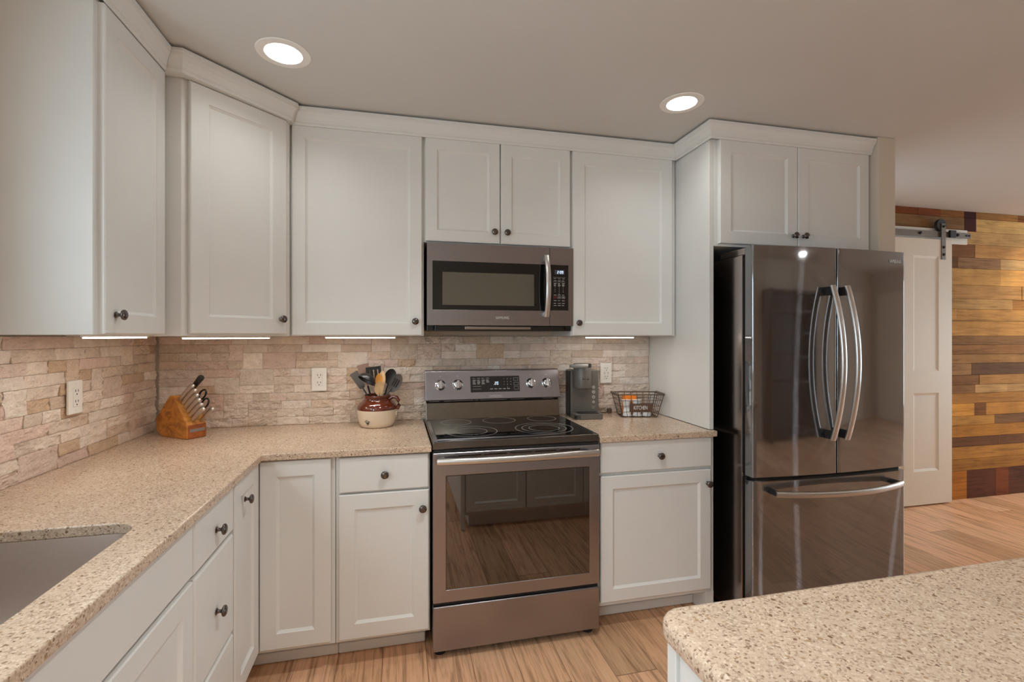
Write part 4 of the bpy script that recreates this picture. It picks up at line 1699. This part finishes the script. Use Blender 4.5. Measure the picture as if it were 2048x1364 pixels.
def knife(t, w, ln, r, label):
    pts = [kpt(t, w, .0015), kpt(t, w, ln * .25), kpt(t, w, ln * .55), kpt(t - .001, w, ln * .8), kpt(t - .005, w, ln * .93), kpt(t - .012, w, ln)]
    mb = MB()
    wd = KM.to_3x3() @ Vector((0, 1, 0))
    mb.tube(pts, [r * .7, r * .8, r * .85, r * .9, r * .85, r * .5], 14, ry=[r * .95, r * 1.05, r * 1.1, r * 1.2, r * 1.1, r * .6], up=wd.cross((pts[1] - pts[0]).normalized()))
    k = mb.build('kitchen_knife', M['knife'], smooth=True, autosmooth=80)
    tag(k, label, 'knife', 'steel-handled knives in the block')


for i in range(6):
    t = .138 - i * .0235
    knife(t, .022 + .002 * i, .120 - .004 * i, .0098, 'steel-handled knife in the wooden block, %s in the left row' % ORD[i])
knife(.012, .068, .105, .0095, 'steel-handled knife standing alone at the lower right of the wooden block')
st = MB()
p0_, p1_ = kpt(.148, .052, .0015), kpt(.152, .052, .150)
ax = (p1_ - p0_)
st.tube([p0_ + ax * q for q in (0, .18, .2, .5, .8, .97, 1.0)], [.015, .015, .011, .011, .013, .014, .011], 16)
ho = st.build('honing_steel', M['blackplastic'], smooth=True)
tag(ho, 'black round-handled sharpening steel at the top of the knife block', 'sharpening steel')
sx = thing('scissors', 'black-handled scissors in the right side of the knife block', 'scissors', kpt(.06, .066, 0))
for sgn, tt in ((1, .090), (-1, .066)):
    lp = MB()
    c0 = Vector((0, .068, .066)) + sl * (tt + .012 * sgn) + nn * .078
    pts = []
    for k in range(25):
        a = 2 * PI * k / 24
        pts.append(KM @ (c0 + sl * (.0165 * math.cos(a)) + nn * (.030 * math.sin(a)) + Vector((0, .004 * sgn, 0))))
    lp.tube(pts, .0042, 10, cap=False)
    lp.tube([KM @ (Vector((0, .068, .066)) + sl * tt + nn * .002), KM @ (Vector((0, .068, .066)) + sl * (tt + .004 * sgn) + nn * .050)], .006, 10)
    lp.build('handle_loop', M['blackplastic'], sx, smooth=True)

# ------------------------------------------------------------------ stoneware crock with utensils
CX, CY, CZ = 1.070, -.136, ZCT + .0006
ck = thing('utensil_crock', 'brown and cream stoneware crock holding cooking utensils, left of the stove', 'crock', (CX, CY, CZ))
T = Matrix.Translation((CX, CY, CZ))
cb = MB()
cb.lathe([(.078, 0), (.083, .003), (.090, .02), (.097, .05), (.1005, .075), (.1010, .088), (.096, .088), (.092, .05), (.08, .012), (.0, .010)], T, 48, True, False)
cb.build('body', M['crock'], ck, smooth=True)
cg = MB()
cg.lathe([(.1013, .0882), (.1015, .098), (.098, .108), (.088, .120), (.074, .131), (.0665, .138), (.0655, .142), (.0690, .147), (.0705, .152), (.0690, .160), (.0650, .161), (.0635, .156), (.0600, .138), (.090, .105), (.096, .0884)], T, 48, False, False)
cg.build('glazed_shoulder', M['glaze'], ck, smooth=True)
ch = MB()
ch.tube([(CX + .062, CY - .020, CZ + .140), (CX + .080, CY - .024, CZ + .151), (CX + .098, CY - .028, CZ + .148), (CX + .109, CY - .030, CZ + .130), (CX + .110, CY - .031, CZ + .108), (CX + .101, CY - .029, CZ + .088)], [.014, .014, .014, .014, .013, .012], 14, ry=[.0095] * 6, up=(0, 0, 1))
ch.build('handle', M['glaze'], ck, smooth=True)
cd = MB()
cd.sphere((CX + .0945, CY - .0285, CZ + .070), .007, .007, .018)
cd.build('handle_drip', M['crock'], ck, smooth=True)
em = MB()
ea = math.radians(-118)
er = Vector((math.cos(ea), math.sin(ea), 0))
for (u, v, du, dv) in ((-.012, .036, .006, .002), (-.004, .040, .005, .003), (.006, .036, .007, .002), (-.009, .030, .020, .002), (-.006, .024, .013, .003), (-.004, .019, .009, .002)):
    rr = .0845 + (v - .003) * .38
    ctr = T @ Vector((0, 0, 0))
    ut = Vector((-er.y, er.x, 0))
    base = Vector((CX, CY, CZ)) + er * (rr + .0021)
    vs = [base + ut * (u + a) + Vector((0, 0, v + b)) + er * n_ for n_ in (-.004, .0) for a, b in ((0, 0), (du, 0), (du, dv), (0, dv))]
    em.add(vs, [[3, 2, 1, 0], [4, 5, 6, 7], [0, 1, 5, 4], [1, 2, 6, 5], [2, 3, 7, 6], [3, 0, 4, 7]])
em.build('stamp', M['slot'], ck)


def orient(p, direction, facing):
    """matrix with z along direction, y (front) as close as possible to facing"""
    z = Vector(direction).normalized()
    f = Vector(facing)
    y = (f - z * f.dot(z)).normalized()
    x = y.cross(z)
    return Matrix(((x.x, y.x, z.x, p[0]), (x.y, y.y, z.y, p[1]), (x.z, y.z, z.z, p[2]), (0, 0, 0, 1)))


def spoon_head(mb, Mx, w, h, depth, thick=.003, slots=0):
    """oval shallow bowl in the local x,z plane, centre at origin, hollow towards +y"""
    nr, ns = 8, 28
    for sgn in (0, 1):
        pass
    V, F = [], []
    for side_ in (0, 1):
        for i in range(nr + 1):
            r = i / nr
            for k in range(ns):
                a = 2 * PI * k / ns
                y = -depth * (1 - r * r) - (thick if side_ else 0) * (1 if r < 1 else .3)
                V.append(Mx @ Vector((w * r * math.cos(a), y, h * r * math.sin(a))))
    off = (nr + 1) * ns
    for i in range(nr):
        for k in range(ns):
            j = (k + 1) % ns
            F.append([i * ns + k, i * ns + j, (i + 1) * ns + j, (i + 1) * ns + k])
            F.append([off + i * ns + j, off + i * ns + k, off + (i + 1) * ns + k, off + (i + 1) * ns + j])
    for k in range(ns):
        j = (k + 1) % ns
        F.append([nr * ns + k, nr * ns + j, off + nr * ns + j, off + nr * ns + k])
    mb.add(V, F)


FACE = Vector((.1, -1, .1))


def utensil(name, label, mat, foot, neck, headc, build_head, hr=.0055, cat='utensil'):
    """foot inside the crock, neck where the handle meets the head"""
    mb = MB()
    f, n, h = Vector(foot), Vector(neck), Vector(headc)
    mb.tube([f, f.lerp(n, .5), n, n.lerp(h, .6)], [hr * 1.1, hr, hr * .9, hr * .8], 12)
    build_head(mb, orient(h, h - n, FACE))
    o = mb.build(name, mat, smooth=True, autosmooth=50)
    return tag(o, label, cat, 'utensils in the crock')


def flat_head(w, h, t, slots=0, flare=0.0):
    def f(mb, Mx):
        n = slots
        if not n:
            poly = rounded([(-w / 2 + flare, -h / 2), (w / 2 - flare, -h / 2), (w / 2, h / 2), (-w / 2, h / 2)], [.012, .012, .006, .006], 5)
            mb.prism(poly, -t / 2, t / 2, M_=Mx @ Matrix(((1, 0, 0, 0), (0, 0, 1, 0), (0, 1, 0, 0), (0, 0, 0, 1))))
        else:
            Mp = Mx @ Matrix(((1, 0, 0, 0), (0, 0, 1, 0), (0, 1, 0, 0), (0, 0, 0, 1)))
            mb.prism([(-w / 2, h * .32), (w / 2, h * .32), (w / 2, h / 2), (-w / 2, h / 2)], -t / 2, t / 2, M_=Mp)
            mb.prism([(-w / 2 + flare, -h / 2), (w / 2 - flare, -h / 2), (w / 2, -h * .34), (-w / 2, -h * .34)], -t / 2, t / 2, M_=Mp)
            nb = n + 1
            sw = .006
            bw = (w - n * sw) / nb
            for i in range(nb):
                x = -w / 2 + i * (bw + sw)
                mb.prism([(x, -h * .34), (x + bw, -h * .34), (x + bw, h * .32), (x, h * .32)], -t / 2, t / 2, M_=Mp)
    return f


def U(x, y, z):
    return (CX + x, CY + y, CZ + z)


utensil('turner', 'grey-brown bent turner leaning out at the back left of the crock', M['brownplastic'], U(-.020, .030, .013), U(-.040, .040, .17), U(-.064, .060, .262), flat_head(.062, .112, .003, 0, .012), .005, 'spatula')
utensil('turner', 'grey flat turner leaning far out over the left rim of the crock', M['greyplastic'], U(-.035, .004, .013), U(-.054, .004, .165), U(-.094, .000, .236), flat_head(.046, .096, .003, 0, .008), .005, 'spatula')
utensil('slotted_turner', 'black slotted turner standing upright at the back of the crock', M['blackplastic'], U(-.002, .046, .013), U(-.010, .044, .18), U(-.018, .044, .258), flat_head(.078, .090, .003, 3, .014), .005, 'spatula')


def ladle_head(mb, Mx):
    w, n = .047, 20
    V, F = [], []
    R3 = Vector((.75, .45, -.55)).to_track_quat('Z', 'Y').to_matrix().to_4x4()
    for side_ in (0, 1):
        rr = w - side_ * .0025
        for i in range(9):
            ph = PI / 2 * i / 8
            for k in range(n):
                a = 2 * PI * k / n
                V.append(Mx @ R3 @ Vector((rr * math.sin(ph) * math.cos(a), rr * math.sin(ph) * math.sin(a), -rr * .8 * math.cos(ph) + (0 if i else 0))))
    off = 9 * n
    for i in range(8):
        for k in range(n):
            j = (k + 1) % n
            F.append([i * n + k, i * n + j, (i + 1) * n + j, (i + 1) * n + k])
            F.append([off + i * n + j, off + i * n + k, off + (i + 1) * n + k, off + (i + 1) * n + j])
    for k in range(n):
        j = (k + 1) % n
        F.append([8 * n + k, 8 * n + j, off + 8 * n + j, off + 8 * n + k])
    mb.add(V, F)


utensil('ladle', 'black ladle with its round cup tipped over the left rim of the crock', M['blackplastic'], U(-.030, -.030, .013), U(-.034, -.038, .17), U(-.050, -.064, .238), ladle_head, .0055, 'ladle')
utensil('spoon', 'pale wooden spoon with a broad oval head at the front of the crock', M['paleswood'], U(.008, -.045, .013), U(.009, -.047, .155), U(.012, -.066, .200), lambda mb, Mx: spoon_head(mb, Mx, .023, .040, .004, .005), .0055, 'wooden spoon')
utensil('spoon', 'honey-coloured wooden spoon behind the pale wooden spoon in the crock', M['honeywood'], U(.004, -.012, .013), U(.006, -.014, .18), U(.010, -.018, .238), lambda mb, Mx: spoon_head(mb, Mx, .0185, .034, .006, .004), .005, 'wooden spoon')
utensil('spoon', 'thin beech spoon at the right of the honey-coloured spoon in the crock', M['paleswood'], U(.026, .018, .013), U(.026, .014, .18), U(.026, .010, .242), lambda mb, Mx: spoon_head(mb, Mx, .016, .042, .004, .004), .005, 'wooden spoon')
utensil('spoon', 'black solid serving spoon standing upright at the right rear of the crock', M['blackplastic'], U(.030, .036, .013), U(.042, .030, .17), U(.066, .034, .250), lambda mb, Mx: spoon_head(mb, Mx, .030, .042, .007, .003), .005, 'spoon')


def slotted_head(mb, Mx):
    Mt = Mx @ Matrix.Rotation(math.radians(8), 4, 'Y')
    spoon_head(mb, Mt, .030, .054, .006, .003)
    for q in (-.011, 0, .011):
        mb.mat(1).tube([Mt @ Vector((q, -.0035, -.020)), Mt @ Vector((q, -.0035, .024))], .0026, 8)
    mb.mat(0)


utensil('slotted_spoon', 'black slotted spoon leaning out over the right rim of the crock', [M['greyplastic'], M['blackplastic']], U(.034, -.026, .013), U(.046, -.028, .160), U(.092, -.046, .222), slotted_head, .0055, 'spoon')

# ------------------------------------------------------------------ coffee maker
cm = thing('coffee_maker', 'graphite single-serve coffee maker on the counter right of the stove', 'coffee maker', (2.222, -.130, ZCT + .0008), math.radians(-5))
bx = MB()
bx.box(-.083, .083, -.005, .105, 0, .268)
bdy = bx.build('body', M['coffee'], cm, local=True, bevel=.006, seg=3)
bx = MB()
bx.box(-.0845, -.0832, .000, .100, .004, .262)
bx.build('side_panel', M['coffeedark'], cm, local=True, bevel=.0005)
dt = MB()
dt.prism(rounded([(-.083, -.0055), (-.083, -.094), (.083, -.094), (.083, -.0055)], [0, .022, .022, 0], 6), 0, .030)
dto = dt.build('drip_base', M['coffee'], cm, local=True, bevel=.003, seg=2)
MB().box(-.055, .060, -.084, -.012, .0302, .0325).build('drip_grate', M['coffeedark'], dto, local=True, bevel=.001)
rb = MB()
for k in range(5):
    rb.box(-.0838, -.050, -.0945, -.078, .006 + k * .0042, .008 + k * .0042)
rb.build('base_ribs', M['coffeedark'], dto, local=True)
hd = MB()
hd.lathe([(.046, .170), (.050, .171), (.051, .176), (.051, .284), (.050, .286)], Matrix.Translation((-.022, -.030, 0)), 36)
hdo = hd.build('brew_head', M['coffee'], cm, local=True, smooth=True)
ld = MB()
ld.lathe([(.0505, .2865), (.051, .289), (.051, .304), (.048, .308), (.030, .309)], Matrix.Translation((-.022, -.030, 0)), 36)
ldo = ld.build('lid', M['coffeedark'], cm, local=True, smooth=True)
hl = MB()
hl.tube([(-.088, -.055, .294), (-.074, -.078, .297), (-.045, -.092, .298), (-.010, -.095, .298)], [.007, .009, .009, .006], 12, ry=[.010, .012, .012, .010], up=(0, 0, 1))
hl.tube([(-.088, -.055, .294), (-.086, -.02, .294), (-.080, .0, .294)], .008, 12)
hl.build('lid_handle', M['coffeelight'], ldo, local=True, smooth=True)
lg = MB()
lg.lathe([(.0045, 0), (.0045, .0008)], frame_matrix((-.004, -.0783, .224), (.35, -1, 0)), 14)
for q in (-.036, -.031, -.026, -.021):
    vs_ = .0016
    lg.box(q - vs_, q + vs_, -.0822, -.078, .2225, .2265)
lg.build('logo', M['coffeedark'], hdo, local=True)
for k, z in enumerate((.170, .142, .113, .084)):
    bt = MB()
    bt.lathe([(.0105 if k < 3 else .009, 0), (.0105 if k < 3 else .009, .0015), (.008, .002)], frame_matrix((.052, -.005, z), (0, -1, 0)), 20)
    bo = bt.build('button', M['coffeelight'], bdy, local=True, smooth=True)
MB().box(.040, .062, -.0056, -.0048, .058, .0605).build('label_print', M['coffeelight'], bdy, local=True)
MB().box(.040, .060, -.0056, -.0048, .050, .0525).build('label_print', M['coffeelight'], bdy, local=True)
cbm = MB()
cbm.tube([(.080, .070, .030), (.105, .088, .012), (.135, .094, .006), (.160, .094, .006), (.176, .094, .012)], .0035, 10)
cord = cbm.build('power_cord', M['wire'], cm, local=True, smooth=True)
pg = MB()
pg.box(.172, .196, .079, .106, .003, .032)
pg.build('plug', M['wire'], cord, local=True, bevel=.005, seg=2)

# ------------------------------------------------------------------ wire basket
BR = math.radians(-12)
BX, BY = 2.535, -.165
bk = thing('wire_basket', 'brown wire basket with a wooden name sign, at the right end of the counter', 'basket', (BX, BY, ZCT + .001), BR)
LB, LT, DB, DT, HB = .200, .262, .105, .145, .128


def bpt(u, v, h):
    """u,v in -1..1, h 0..1"""
    return Vector((u * (LB + (LT - LB) * h) / 2, v * (DB + (DT - DB) * h) / 2, .0025 + h * HB))


rm = MB()
c4 = [(-1, -1), (1, -1), (1, 1), (-1, 1)]
loop = []
for i in range(4):
    loop.append(bpt(*c4[i], 1))
rm.tube(loop + [loop[0]], .0032, 8)
lo2 = [bpt(*q, 0) for q in c4]
rm.tube(lo2 + [lo2[0]], .003, 8)
for q in c4:
    rm.tube([bpt(*q, 0), bpt(*q, 1)], .003, 8)
rm.build('frame', M['wire'], bk, local=True, smooth=True)
wr = MB()
for h in (.22, .48, .74):
    l_ = [bpt(*q, h) for q in c4]
    wr.tube(l_ + [l_[0]], .0015, 6)
for i in range(1, 7):
    u = -1 + 2 * i / 7
    wr.tube([bpt(u, -1, 1), bpt(u, -1, 0), bpt(u, 1, 0), bpt(u, 1, 1)], .0015, 6)
for i in range(1, 4):
    v = -1 + 2 * i / 4
    wr.tube([bpt(-1, v, 1), bpt(-1, v, 0), bpt(1, v, 0), bpt(1, v, 1)], .0015, 6)
wr.build('wire_mesh', M['wire'], bk, local=True, smooth=True)
for sx_ in (-1, 1):
    hg = MB()
    hg.tube([bpt(sx_ * 1.02, -.9, 1), bpt(sx_ * 1.02, .9, 1)], .008, 12)
    hg.build('grip', M['iron'], bk, local=True, smooth=True)
sg = MB()
p = bpt(0, -1, .42)
sl_ = Vector((0, -(DT - DB) / 2, HB)).normalized()
sn = Vector((1, 0, 0)).cross(sl_)
SM = Matrix(((1, sl_.x, sn.x, p.x + .004), (0, sl_.y, sn.y, p.y), (0, sl_.z, sn.z, p.z), (0, 0, 0, 1)))
sg.prism(rounded([(-.066, -.024), (.066, -.024), (.066, .024), (-.066, .024)], .003, 3), .0022, .0062, M_=SM)
sgo = sg.build('name_sign', M['sign'], bk, local=True)
text('KITCHEN', .032, 'sign_lettering', M['podwhite'], sgo, SM @ Matrix.Translation((-.004, 0, .0063)), local=True, width=.078, depth=.0003)
BM = Matrix.Translation((BX, BY, ZCT + .001)) @ Matrix.Rotation(BR, 4, 'Z')
ob = MB()
ob.prism(rounded([(-.040, -.022), (.040, -.022), (.040, .026), (-.040, .026)], .012, 5), .006, .120, M_=BM @ Matrix.Translation((-.040, .020, 0)))
o = ob.build('packet', M['orange'], bevel=.008, seg=3)
tag(o, 'orange rounded packet standing at the back left of the wire basket', 'packet')


def pod(x, y, z, up, label, r=.025):
    mb = MB()
    hgt = .044
    prof = [(r * .74, 0), (r * .78, .002), (r * .92, hgt - .004), (r * 1.08, hgt - .003), (r * 1.08, hgt), (r * .9, hgt + .0006)]
    if not up:
        prof = [(a, hgt - b) for a, b in prof][::-1]
    mb.lathe(prof, BM @ Matrix.Translation((x, y, z)), 24)
    o = mb.build('coffee_pod', M['podwhite'], smooth=True)
    tag(o, label, 'coffee pod', 'white coffee pods in the wire basket')


pod(-.066, -.024, .0055, False, 'white coffee pod at the front left corner on the basket floor')
pod(-.008, -.024, .0055, False, 'white coffee pod on the basket floor under the left half of the sign')
pod(.045, -.024, .0055, False, 'white coffee pod on the basket floor under the right half of the sign')
pod(.062, .018, .0058, False, 'white coffee pod at the back right corner on the basket floor')
pod(-.068, -.022, .0515, True, 'white coffee pod stacked at the left end beside the orange packet')
pod(-.010, -.024, .0515, True, 'white coffee pod stacked in front of the orange packet, above the sign')

# ------------------------------------------------------------------ far side of the room (seen only in reflections)
ht = thing('hutch', 'dark open-shelved hutch against the wall behind the camera', 'hutch', (5.95, Y_BEHIND + .2, 0))
HX0, HX1 = 5.3, 6.6
for b in ((HX0, HX0 + .04, Y_BEHIND + .01, Y_BEHIND + .4, 0, 2.0), (HX1 - .04, HX1, Y_BEHIND + .01, Y_BEHIND + .4, 0, 2.0)):
    MB().box(*b).build('side', M['hutch'], ht)
MB().box(HX0 + .04, HX1 - .04, Y_BEHIND + .01, Y_BEHIND + .03, 0, 2.0).build('back', M['hutch'], ht)
for z in (.08, .75, 1.08, 1.40, 1.70, 1.96):
    MB().box(HX0 + .041, HX1 - .041, Y_BEHIND + .031, Y_BEHIND + .39, z, z + .03).build('shelf', M['hutch'], ht)
dd = MB()
DW = 1.62
panel_face(dd, frame_matrix((7.35 + DW, Y_BEHIND + .04, .01), (0, 1, 0)), DW, 2.08, .1, .01, .035, .02,
           [(a + u, v0, a + u + .24, v1) for a in (.0, .82) for u in (.11, .45) for v0, v1 in ((.25, .85), (1.0, 1.55), (1.65, 1.95))])
struct(dd.build('door_1', M['door']))
dd = MB()
panel_face(dd, frame_matrix((X_FAR - .04, -3.05, .01), (-1, 0, 0)), 1.62, 2.08, .1, .01, .035, .02,
           [(a + u, v0, a + u + .24, v1) for a in (.0, .82) for u in (.11, .45) for v0, v1 in ((.25, .85), (1.0, 1.55), (1.65, 1.95))])
struct(dd.build('door_2', M['door']))
